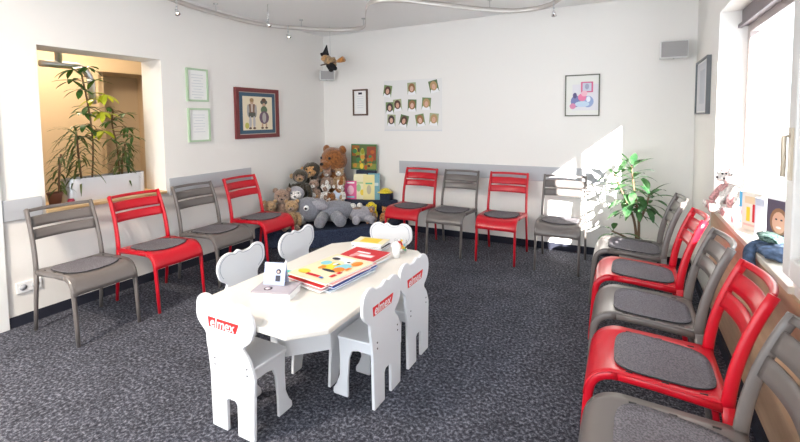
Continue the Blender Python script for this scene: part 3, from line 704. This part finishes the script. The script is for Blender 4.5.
framed('framed_artwork', 'small framed pink and blue artwork on back wall right', .334, .431, (3.371, 0, 1.668), 0, .012, M['goldframe'],
       [('r', 0, 0, .16, .21, mt), ('r', .03, -.02, .125, .135, C(.70, .68, .72)), ('r', .045, .085, .058, .055, C(.62, .12, .25)), ('r', .045, .085, .042, .042, C(.55, .58, .68)), ('e', .045, .09, .02, .03, C(.35, .35, .48)),
        ('e', -.06, -.06, .05, .06, C(.18, .20, .42)), ('e', .055, -.065, .055, .06, C(.28, .36, .60)), ('e', 0, -.09, .07, .03, C(.5, .62, .75)), ('e', .0, -.02, .04, .04, C(.75, .20, .35)), ('e', -.09, -.11, .03, .03, C(.65, .25, .40)), ('e', .02, .02, .03, .03, C(.80, .45, .55)), ('e', -.07, .0, .02, .03, C(.10, .08, .20)), ('e', .06, -.04, .02, .03, C(.75, .78, .85))])
framed('framed_print', 'narrow dark-edged picture seen edge-on on right wall near corner', .60, .455, (RX, -.50, 1.685), -PI / 2, .014, M['greyframe'], [('r', 0, 0, .26, .20, C(.62, .62, .66)), ('r', 0, 0, .13, .14, C(.5, .52, .58))], .03)
# poster with portrait photos
t = thing('photo_poster', 'white poster board with rows of pinned portrait photos on back wall', 'poster', (1.395, 0, 1.609))
b = MB(); b.box((-.405, -.008, -.325), (.405, 0, .325), C(.74, .73, .72)); b.build('board', t)
b = MB(); b.box((-.405, -.0085, -.315), (.405, -.008, -.307), lg); b.build('edge_line', t)
P = [(52, 112, .16), (240, 100, -.03), (402, 92, -.22), (68, 240, .0), (130, 220, -.08), (242, 225, .05), (348, 215, .08), (80, 335, .05), (178, 340, .25), (302, 335, -.18), (402, 330, .10)]
random.seed(5)
sk = [C(.62, .36, .26), C(.66, .42, .32)]; hr = [C(.08, .03, .02), C(.28, .13, .05), C(.42, .26, .12), C(.05, .03, .03)]; bg = [C(.16, .24, .09), C(.34, .38, .22), C(.10, .16, .06)]
for i, (u, v, a) in enumerate(P):
    cx = (u - 32) / 420 * .78 - .39; cz = .305 - (v - 45) / 372 * .63
    p = MB(); w, h_ = .060, .076
    p.box((-w, -.0095, -h_), (w, -.0085, h_), bg[i % 3])
    p.prism([(w * .98 * x, h_ * y) for x, y in ((-1, -1), (1, -1), (.8, -.45), (.3, -.25), (-.3, -.25), (-.8, -.45))], 1, -.0098, -.0095, C(.80, .80, .82))
    hm = hr[i % 4]
    def ee(cx_, cz_, rx, rz_, m, y): p.prism([(cx_ + rx * math.cos(2 * PI * k / 14), cz_ + rz_ * math.sin(2 * PI * k / 14)) for k in range(14)], 1, y - .0002, y, m)
    ee(0, .008, .047, .058, hm, -.0099); ee(0, -.002, .024, .034, sk[i % 2], -.0102); ee(-.007, .008, .0025, .0015, dk, -.0105); ee(.007, .008, .0025, .0015, dk, -.0105); ee(0, -.010, .006, .0018, C(.5, .1, .1), -.0105)
    o = p.build('photo', t); o.location = (cx, 0, cz); o.rotation_euler = (0, a, 0)

# ------------------------------------------------------------------ speakers, hanging doll, ceiling rail
def speaker(loc, rz, label, w=.22, h=.155, d=.13):
    t = thing('wall_speaker', label, 'speaker', loc, rz, 'small wall speakers')
    b = MB(); b.box((-w / 2, -d, -h / 2), (w / 2, 0, h / 2), M['spwhite']); b.build('case', t, .008)
    b = MB(); b.box((-w / 2 + .008, -d - .004, -h / 2 + .008), (w / 2 - .008, -d, h / 2 - .008), M['speaker']); b.build('grille', t, .003)
    b = MB(); b.box((-.02, 0, -.03), (.02, .05, .03), M['spwhite']); b.build('bracket', t)
    b = MB(); b.lathe([(.006, 0), (.006, .003)], M['black'], 10, Matrix.Translation((.0, -d * .5, -h / 2 - .002))); b.build('status_light', t)
speaker((4.157, -.05, 2.056), 0, 'grey fronted wall speaker high on back wall at right corner')
speaker((.155, -.135, 2.035), PI / 4, 'grey wall speaker in left corner behind hanging doll', .19, .13, .11)
t = thing('hanging_witch_doll', 'tan and black witch doll on broom hanging from ceiling by thread', 'doll', (.49, -.48, 2.165)); t.scale = (1.15, 1.15, 1.0)
b = MB(); b.ell((0, 0, 0), (.085, .06, .065), M['furtan'], Matrix.Rotation(.6, 4, 'Y'), sub=3, rough=.3, seed=2); b.build('body', t)
b = MB(); b.ell((-.055, -.01, .045), (.05, .045, .05), M['furface'], sub=3, rough=.2); b.build('head', t)
b = MB(); b.tube([(-.065, 0, .085), (-.06, 0, .13), (-.045, 0, .215)], [.045, .028, .004], M['blackcloth'], 14); b.tube([(-.10, 0, .10), (-.13, 0, .115)], [.03, .01], M['blackcloth'], 10); b.build('hat', t)
b = MB(); limb(b, (.04, -.03, -.05), (.08, -.03, -.09), .035, .025, M['blackcloth']); limb(b, (.0, -.03, -.05), (.03, -.03, -.105), .03, .025, M['blackcloth']); b.build('boots', t)
b = MB(); b.tube([(-.10, -.04, -.04), (.12, -.04, -.012)], .008, M['brownframe'], 8); b.tube([(.11, -.04, -.014), (.15, -.04, -.005), (.205, -.04, .012)], [.012, .026, .036], M['furorange'], 12); b.build('broom', t)
b = MB(); b.tube([(0, 0, .05), (0, 0, H - 2.16)], .0015, M['strip'], 6); b.build('thread', t)

def smooth_path(pts, n=8):
    out = []; P_ = [Vector(p) for p in pts]
    for i in range(len(P_) - 1):
        p0 = P_[max(0, i - 1)]; p1 = P_[i]; p2 = P_[i + 1]; p3 = P_[min(len(P_) - 1, i + 2)]
        for k in range(n):
            s = k / n
            out.append(.5 * ((2 * p1) + (p2 - p0) * s + (2 * p0 - 5 * p1 + 4 * p2 - p3) * s * s + (3 * p1 - p0 - 3 * p2 + p3) * s ** 3))
    out.append(P_[-1]); return out
RZ = 2.5
rail_pts = [(.85, -3.6, RZ), (.45, -2.9, RZ), (.25, -2.35, RZ), (.19, -2.0, RZ), (.17, -1.6, RZ), (.24, -1.22, RZ), (.44, -.95, RZ), (.68, -.71, RZ), (.95, -.60, RZ), (1.15, -.70, RZ), (1.48, -1.2, RZ), (1.72, -1.48, RZ), (1.95, -1.45, RZ), (2.2, -1.15, RZ), (2.5, -.76, RZ), (2.83, -.50, RZ), (3.15, -.60, RZ), (3.45, -1.2, RZ)]
t = thing('light_rail', 'curved satin metal lighting rail hanging under the ceiling', 'light rail', (0, 0, 0))
sp = smooth_path(rail_pts)
b = MB()
V = []; Fc = []
for i, p in enumerate(sp):
    tg = (sp[min(i + 1, len(sp) - 1)] - sp[max(0, i - 1)]).normalized(); nx = Vector((-tg.y, tg.x, 0)) * .003; up = Vector((0, 0, .022))
    V += [p - nx - up, p + nx - up, p + nx + up, p - nx + up]
for i in range(len(sp) - 1):
    for k_ in range(4): Fc.append((i * 4 + k_, i * 4 + (k_ + 1) % 4, (i + 1) * 4 + (k_ + 1) % 4, (i + 1) * 4 + k_))
b.faces(V, Fc, M['rail'], True); b.build('track', t)
for i in range(4, len(sp), 22):
    p = sp[i]; b = MB(); b.tube([(p.x, p.y, RZ + .02), (p.x, p.y, H)], .004, M['steel'], 8); b.lathe([(.022, 0), (.022, .012)], M['steel'], 14, Matrix.Translation((p.x, p.y, H - .013))); b.build('hanger', t)
M['lamp'] = mat('lamp_glow', (.9, .85, .7), .4, emit=(1, .85, .6), estr=6)
def spot(x, y, label, aim=(0, 0), top=.0):
    t = thing('rail_spotlight', label, 'spotlight', (x, y, RZ - .024), 0, 'spotlights on the ceiling rail')
    b = MB(); b.tube([(0, 0, top), (0, 0, -.06)], .0035, M['steel'], 8); b.lathe([(.010, .0), (.010, .044)], M['steel'], 12); b.lathe([(.007, -.035), (.007, -.02)], M['strip'], 12); b.build('stem', t)
    T = Matrix.Translation((0, 0, -.07)) @ Matrix.Rotation(aim[0], 4, 'X') @ Matrix.Rotation(aim[1], 4, 'Y')
    b = MB(); b.lathe([(.010, .02), (.016, .0), (.024, -.03), (.022, -.03), (.012, -.005)], M['chrome'], 16, T); hd = b.build('lamp_head', t)
    b = MB(); b.ell(tuple(T @ Vector((0, 0, -.012))), (.010, .010, .012), M['lamp'], sub=2); b.build('bulb', hd)
    return t
spot(.262, -2.38, 'chrome rail spotlight above the green framed certificates', (0, -.5)); spot(.60, -1.63, 'chrome spotlight on ceiling stem, above the costume picture', (.2, -.5), .122)
spot(.345, -1.07, 'chrome rail spotlight left of hanging doll', (0, -.7)); spot(3.17, -.63, 'chrome rail spotlight over back wall near framed artwork', (.6, 0))
t = thing('ceiling_spotlight', 'small cream globe spotlight at the top of right corner', 'spotlight', (4.26, -.28, 2.52))
b = MB(); b.tube([(0, 0, .08), (0, 0, .03)], .006, M['steel'], 8); b.build('stem', t)
b = MB(); b.ell((0, 0, 0), (.032, .032, .036), C(.85, .80, .55), sub=3); b.build('globe', t)

# ------------------------------------------------------------------ plants
def leafblade(b, base, direction, length, width, droop, m, n=6, fold=.15):
    d = Vector(direction).normalized(); side = d.cross(Vector((0, 0, 1)))
    if side.length < .05: side = Vector((1, 0, 0))
    side.normalize(); p = Vector(base); V = []; step = length / n
    for i in range(n + 1):
        s = i / n; w = width * .5 * math.sin(PI * (s * .92 + .06)) ** .8
        nrm = side.cross(d).normalized()
        V += [p + side * w + nrm * fold * w, p, p - side * w + nrm * fold * w]
        d = (d + Vector((0, 0, -droop * step / length * 1.3))).normalized(); p = p + d * step
    F = []
    for i in range(n):
        a = i * 3; F += [(a, a + 1, a + 4, a + 3), (a + 1, a + 2, a + 5, a + 4)]
    b.faces(V, F, m, True)
def leafmat(n, c1, c2, rough=.35):
    m = mat(n, c1, rough, col2=c2, vscale=14)
    nt = m.node_tree; bs = nt.nodes['Principled BSDF']
    bs.inputs['Transmission Weight'].default_value = 0
    tr = nt.nodes.new('ShaderNodeBsdfTranslucent'); tr.inputs['Color'].default_value = (c2[0] * 1.4, c2[1] * 1.6, c2[2], 1)
    mx = nt.nodes.new('ShaderNodeMixShader'); mx.inputs['Fac'].default_value = .25
    o = nt.nodes['Material Output']; nt.links.new(bs.outputs[0], mx.inputs[1]); nt.links.new(tr.outputs[0], mx.inputs[2]); nt.links.new(mx.outputs[0], o.inputs['Surface'])
    return m
LM = leafmat('leaf_dark', (.02, .07, .02), (.06, .15, .035)); LR = leafmat('leaf_rubber', (.025, .09, .035), (.10, .20, .09), .2); LY = leafmat('leaf_yellow', (.35, .42, .02), (.60, .62, .06)); LN = leafmat('leaf_narrow', (.035, .055, .02), (.09, .12, .035)); LB = mat('stem_bark', (.16, .10, .06), .9, bump=.5, bscale=60)
# big rubber plant in the far right corner
t = thing('potted_rubber_plant', 'sunlit broad-leaved rubber plant in pot in corner near window', 'potted plant', (3.90, -.42, 0))
b = MB(); b.lathe([(.10, 0), (.14, .02), (.165, .27), (.175, .28), (.175, .30), (.155, .30), (.15, .27), (0, .27)], M['terracotta'], 32); b.build('pot', t)
b = MB(); b.lathe([(.149, .262), (.14, .275), (.0, .282)], M['soil'], 24); b.build('soil', t)
random.seed(21)
stems = [smooth_path([(.0, 0, .27), (.0, .0, .5), (-.04, .0, .76), (-.07, .01, 1.0)], 5), smooth_path([(-.01, .02, .27), (-.04, .04, .5), (-.13, .05, .72), (-.21, .06, .90)], 5), smooth_path([(.0, 0, .48), (.05, -.03, .62), (.08, -.03, .76)], 5), smooth_path([(-.02, 0, .27), (-.12, -.02, .34), (-.22, -.03, .38)], 5)]
b = MB()
for s_ in stems: b.tube(s_, [.013 * (1 - .5 * i / len(s_)) for i in range(len(s_))], LB, 8)
b.build('stem', t)
b = MB(); g = 2.4
for si, s_ in enumerate(stems):
    N = (34, 28, 20, 4)[si]
    for i in range(N):
        f = .45 + .55 * (i + 1) / N if si < 3 else .7 + .3 * i / N
        p = s_[min(len(s_) - 1, int(f * (len(s_) - 1)))]
        a = i * g + si * 1.3; el = -.15 + 1.0 * max(0, (f - .6)) / .4 + random.uniform(-.2, .2)
        d = (math.cos(a) * math.cos(el), math.sin(a) * math.cos(el) * .8, math.sin(el)); 
        q = p + Vector(d) * .05
        leafblade(b, q, d, random.uniform(.13, .19), random.uniform(.050, .070), random.uniform(.4, 1.0), LR)
        b.tube([p, q], .003, LR, 5)
b.build('foliage', t)

# hallway planter and its plants
PX, PY0, PY1, PZ = -.19, -3.12, -2.48, OZ0 + .004
t = thing('trough_planter', 'long white metal trough planter with rounded ends on opening sill', 'planter', (PX, (PY0 + PY1) / 2, PZ))
def stadium(L, r, n=12): return [(r * math.cos(-PI + PI * i / n), -L / 2 + r + r * math.sin(-PI + PI * i / n) * 1) for i in range(n + 1)] + [(r * math.cos(PI * i / n), L / 2 - r + r * math.sin(PI * i / n)) for i in range(n + 1)]
b = MB(); LL = PY1 - PY0
o_ = stadium(LL, .085); i_ = stadium(LL - .012, .079); n = len(o_)
V = [(x, y, 0) for x, y in o_] + [(x, y, .19) for x, y in o_] + [(x, y, .19) for x, y in i_] + [(x, y, .02) for x, y in i_]
F = [tuple(range(n)), tuple(range(3 * n, 4 * n))] + [(k_ * n + i, k_ * n + (i + 1) % n, (k_ + 1) * n + (i + 1) % n, (k_ + 1) * n + i) for k_ in range(3) for i in range(n)]
b.faces(V, F, M['planter'], False); b.build('trough', t)
b = MB(); b.prism(stadium(LL - .014, .078), 2, .02, .17, M['soil']); b.build('soil', t)
SZ2 = PZ + .171
def dracaena(y0, lean, h, nl, label, m, seed, L=(.16, .26), w=.016, x0=PX):
    random.seed(seed)
    t = thing('narrow_leaf_plant', label, 'plant', (x0, y0, SZ2), 0, 'plants in the opening')
    b = MB(); s_ = smooth_path([(0, 0, 0), (0, lean * .4, h * .5), (.02, lean, h)], 6); b.tube(s_, .008, LB, 8); b.build('stem', t)
    b = MB()
    for i in range(nl):
        f = .15 + .85 * i / nl; p = s_[int(f * (len(s_) - 1))]; a = i * 2.4 + random.uniform(-.4, .4); el = random.uniform(.0, .9)
        leafblade(b, p, (math.cos(a) * math.cos(el) * .8, math.sin(a) * math.cos(el), math.sin(el)), random.uniform(*L), w, random.uniform(.9, 1.7), m)
    b.build('foliage', t); return t
dracaena(-2.98, -.03, .42, 96, 'bushy narrow-leaved plant at left end of trough planter', LN, 31, (.18, .28))
dracaena(-2.66, .03, .28, 60, 'low narrow-leaved plant at right end of trough planter', LN, 37, (.12, .20), .020)
t = thing('pale_cactus_plant', 'upright strap-leaved green plant toward right end of trough planter', 'plant', (PX + .03, -2.62, SZ2), 0, 'plants in the opening')
b = MB(); random.seed(2)
for i in range(7): leafblade(b, (0, 0, 0), (random.uniform(-.2, .2), random.uniform(-.25, .25), 1), random.uniform(.16, .26), .022, .12, LR)
b.build('foliage', t)
def umbrella(y0, path, clusters, label, seed, ml, Ls=(.10, .15), wd=.04, x0=PX):
    random.seed(seed); t = thing('umbrella_plant', label, 'plant', (x0, y0, SZ2), 0, 'plants in the opening')
    s_ = smooth_path(path, 6); b = MB(); b.tube(s_, .007, LB, 8)
    tw = []
    for f, dy, dz, mm in clusters:
        p = s_[min(len(s_) - 1, int(f * (len(s_) - 1)))]; q = p + Vector((random.uniform(-.03, .06), dy, dz)); b.tube([p, (p + q) / 2 + Vector((0, 0, .015)), q], .003, LB, 6); tw.append((q, mm))
    b.build('stem', t); b = MB()
    for q, mm in tw:
        for k_ in range(7):
            a = 2 * PI * k_ / 7 + random.random() * .6; el = random.uniform(-.35, .45)
            leafblade(b, q, (math.cos(a) * math.cos(el), math.sin(a) * math.cos(el), math.sin(el)), random.uniform(*Ls), wd, random.uniform(.3, .9), mm)
    b.build('foliage', t)
umbrella(-2.90, [(0, 0, 0), (.0, .02, .3), (.0, .0, .6), (0, -.04, .88)], [(1, -.07, .02, LM), (1, .03, .05, LM), (.95, .07, -.03, LM), (.9, -.10, .0, LM), (.85, -.05, -.02, LM), (.8, .12, .0, LY), (.74, .06, .02, LY), (.7, .10, -.04, LY), (.62, .08, -.02, LY), (.66, -.05, .0, LM), (.45, .06, .0, LY), (.4, -.05, .0, LM), (.72, -.02, .0, LM), (.55, .05, -.05, LM), (.5, -.06, .0, LM)], 'tall umbrella plant with yellow-green leaves reaching the steel pipe', 5, LM)
umbrella(-2.68, [(0, 0, 0), (.0, -.01, .25), (.0, -.04, .45), (0, -.03, .58)], [(1, -.03, .02, LM), (.95, .07, -.02, LM), (.9, .12, .0, LM), (.75, .02, .03, LM), (.65, .13, .0, LM), (.8, .12, -.08, LM), (.5, .12, -.02, LM), (.3, .04, .0, LM), (.7, -.04, .03, LM), (.6, .09, -.03, LM), (.45, -.05, .0, LM), (.4, .08, .0, LM)], 'slender umbrella plant at right half of trough planter', 8, LM, (.08, .13), .026)
# steel pipe lamp above
t = thing('steel_pipe', 'brushed steel vent pipe with elbow above the plants in opening', 'pipe', (-.36, 0, 0))
b = MB(); b.tube(smooth_path([(0, -3.15, 1.915), (0, -2.98, 1.915), (0, -2.88, 1.915)], 3) + [Vector((0, -2.835, 1.895)), Vector((0, -2.80, 1.84)), Vector((0, -2.785, 1.79)), Vector((0, -2.785, 1.60))], .028, M['steel'], 16); b.build('pipe', t)
b = MB(); b.tube([(0, -3.02, 1.93), (0, -3.02, H)], .026, M['steel'], 16); b.build('riser', t)
# bamboo pole and small dark red thing at the left of the opening
t = thing('bamboo_pole', 'thin yellow banded bamboo pole standing at left of opening', 'pole', (-.27, -3.225, PZ))
b = MB()
pr = []
for i in range(13):
    z = i * .08; pr += [(.010, z), (.0095, z + .035), (.010, z + .07), (.0125, z + .076)]
b.lathe(pr, mat('bamboo', (.55, .36, .05), .4, var=.3, vscale=30), 12); b.build('cane', t)
dracaena(-3.18, .02, .30, 44, 'small dark narrow-leaved plant at left edge of opening', LN, 44, (.09, .15), .016, -.10).location.z = PZ + .10
t = thing('small_round_pot', 'small brown pot holding leaf plant at left edge of opening', 'pot', (-.12, -3.20, PZ))
b = MB(); b.lathe([(.035, 0), (.048, .09), (.052, .095), (.052, .105), (.044, .105), (.042, .09), (0, .09)], C(.16, .06, .04), 20); b.build('pot', t)
b = MB(); b.lathe([(.02, 0), (.024, .03), (.018, .045), (0, .046)], C(.22, .005, .03), 16); tag(b.build('dark_red_candle', None, 0, (-.06, -3.12, PZ)), 'small dark red candle on sill left of trough planter', 'candle')

# ------------------------------------------------------------------ things on the window sill
def sit(name, label, x, y, s, f_, m_, rz, **k_): return plush(name, label, 'plush toy', (x, y, SZ), rz, s, f_, m_, f_, group='plush toys on the window sill', **k_)
sit('plush_rabbit', 'pink and white plush toy at the far end of window sill', 4.42, -1.22, .32, M['furpink'], M['furwhite'], -1.2, belly=M['furwhite'], ear='point', face=M['furwhite'])
sit('plush_lamb', 'white plush toy beside the pink one on window sill', 4.435, -1.40, .34, M['furwhite'], M['furpink'], -1.2, belly=M['furpink'], ear='none')
def stand_card(name, label, y, w, h, cover, art, x=4.42, rz=-PI / 2 + .5, cat='leaflet', th=.03):
    t = thing(name, label, cat, (x, y, SZ), rz, 'leaflets on the window sill'); t.rotation_euler = (-.0, 0, rz)
    b = MB(); b.box((-w / 2, -th / 2, 0), (w / 2, th / 2, h), cover); bd = b.build('body', t, .002)
    b = MB(); yy = -th / 2
    for kind, cx, cz, rx, rz_, m in art:
        yy -= .0003
        if kind == 'r': b.box((cx - rx, yy, cz - rz_), (cx + rx, yy + .0002, cz + rz_), m)
        else:
            n = 16; b.prism([(cx + rx * math.cos(2 * PI * i / n), cz + rz_ * math.sin(2 * PI * i / n)) for i in range(n)], 1, yy, yy + .0002, m)
    b.build('print', bd)
sb = C(.10, .45, .75)
stand_card('leaflet_holder', 'blue-topped leaflet holder on window sill beside plush toys', -1.70, .10, .20, C(.72, .74, .78), [('r', 0, .15, .045, .045, sb), ('e', .0, .07, .03, .03, C(.75, .4, .4)), ('r', 0, .02, .045, .01, sb)])
stand_card('leaflet_holder', 'cream leaflet holder with red and yellow print on window sill', -1.83, .13, .215, C(.78, .74, .66), [('r', 0, .17, .045, .02, C(.75, .6, .4)), ('r', .02, .10, .012, .05, re_), ('r', -.02, .09, .012, .04, ye), ('r', .045, .09, .008, .05, gn), ('r', 0, .03, .05, .006, C(.7, .5, .45))])
stand_card('leaflet_holder', 'grey-blue narrow leaflet holder beside the cream one on sill', -1.99, .06, .21, C(.50, .54, .64), [('r', 0, .1, .022, .07, C(.7, .72, .78))])
stand_card('portrait_leaflet', 'standing leaflet showing a smiling face by the open casement', -2.23, .14, .25, C(.80, .80, .80), [('r', 0, .125, .065, .115, C(.10, .08, .12)), ('e', .0, .14, .048, .065, C(.30, .15, .08)), ('e', 0, .135, .036, .052, C(.72, .42, .30)), ('e', -.014, .15, .006, .004, dk), ('e', .014, .15, .006, .004, dk), ('e', 0, .112, .014, .006, C(.8, .75, .72)), ('r', 0, .04, .06, .03, C(.25, .40, .62))], 4.44)
b = MB(); b.lathe([(.02, 0), (.022, .05), (.012, .06), (.012, .075), (0, .076)], C(.75, .25, .3), 16); tag(b.build('small_bottle', None, 0, (4.37, -1.66, SZ)), 'small pink bottle in front of blue leaflet holder', 'bottle')
# jacket and knitted scarf dropped over the sill edge
t = thing('blue_jacket', 'crumpled blue denim jacket heaped on window sill end', 'jacket', (4.395, -2.36, SZ), 0)
b = MB(); jm = mat('denim_blue', (.07, .11, .19), .95, var=.4, vscale=25, bump=.6, bscale=60)
b.ell((.0, 0, .028), (.07, .12, .028), jm, sub=3, rough=.25, seed=7); b.build('cloth', t)
b = MB(); b.tube(smooth_path([(.02, .08, .035), (-.03, .10, .035), (-.085, .06, .005), (-.095, .0, -.06)], 5), [.024] * 16, jm, 12); b.build('sleeve', t)
t = thing('green_scarf', 'dark green checked scarf lying over the blue jacket', 'scarf', (4.39, -2.30, SZ + .052), 0)
b = MB(); sm = mat('scarf_green', (.02, .06, .05), .95, col2=(.14, .22, .20), vscale=90, bump=.6, bscale=80)
b.ell((0, .03, .018), (.045, .09, .018), sm, sub=3, rough=.3, seed=3); b.build('cloth', t)

# ------------------------------------------------------------------ light
sun_dir = Vector((-.567, 1, -.454)).normalized()
s = bpy.data.lights.new('sun', 'SUN'); s.energy = 22; s.angle = .012; s.color = (1, .96, .90)
so = bpy.data.objects.new('sun', s); COL.objects.link(so); so.rotation_euler = sun_dir.to_track_quat('-Z', 'Y').to_euler()
w = bpy.data.worlds.new('sky'); scn.world = w; w.use_nodes = True
bgn = w.node_tree.nodes['Background']; bgn.inputs['Color'].default_value = (.85, .93, 1, 1); bgn.inputs['Strength'].default_value = 2.6
# hallway ceiling lamp (warm) - the lamp itself hangs above the view
t = thing('hallway_ceiling_lamp', 'warm round ceiling lamp in hallway beyond the opening', 'lamp', (-1.0, -2.6, H - .10))
b = MB(); b.lathe([(.0, 0), (.12, .01), (.15, .05), (.15, .095), (0, .095)], mat('lamp_shade_warm', (.9, .8, .6), .5, emit=(1, .72, .42), estr=4), 24); b.build('shade', t)
pl = bpy.data.lights.new('hall_bulb', 'POINT'); pl.energy = 20; pl.color = (1, .80, .58); pl.shadow_soft_size = .12
po = bpy.data.objects.new('hall_bulb', pl); COL.objects.link(po); po.location = (-1.0, -2.6, H - .28)
# fill lamp added on the ceiling behind the viewpoint to light the room
def add_fill_lamp(x, y, e):
    t = thing('added_fill_lamp', 'added flat round white fill lamp on ceiling behind the viewpoint', 'lamp', (x, y, H - .06))
    b = MB(); b.lathe([(0, 0), (.20, 0), (.22, .02), (.22, .058), (0, .058)], mat('fill_lamp_shade', (.9, .9, .9), .5, emit=(1, .95, .88), estr=3), 32); b.build('shade', t)
    l = bpy.data.lights.new('fill_light', 'AREA'); l.shape = 'DISK'; l.size = .4; l.energy = e; l.color = (1, .86, .70)
    lo = bpy.data.objects.new('fill_light', l); COL.objects.link(lo); lo.location = (x, y, H - .065)
add_fill_lamp(1.0, -5.2, 60)

# ------------------------------------------------------------------ camera
f, py, pitch, roll, yaw = 424.586, 144.402, math.radians(3.4434), math.radians(-.5387), math.radians(28.0365)
fw = Vector((-math.sin(yaw) * math.cos(pitch), math.cos(yaw) * math.cos(pitch), -math.sin(pitch)))
rt = Vector((math.cos(yaw), math.sin(yaw), 0)); up = rt.cross(fw)
r2 = rt * math.cos(roll) + up * math.sin(roll); u2 = -rt * math.sin(roll) + up * math.cos(roll)
cam = bpy.data.cameras.new('camera'); co = bpy.data.objects.new('camera', cam); COL.objects.link(co)
mw = Matrix((( r2.x, u2.x, -fw.x, 3.7806), (r2.y, u2.y, -fw.y, -4.8222), (r2.z, u2.z, -fw.z, 1.4427), (0, 0, 0, 1)))
co.matrix_world = mw
cam.sensor_width = 36; cam.lens = f / 800 * 36; cam.shift_y = -(221 - py) / 800; cam.clip_start = .02
scn.camera = co
vs = scn.view_settings; vs.view_transform = 'Standard'; vs.look = 'None'; vs.gamma = 1; vs.use_curve_mapping = False; vs.exposure = 1.15
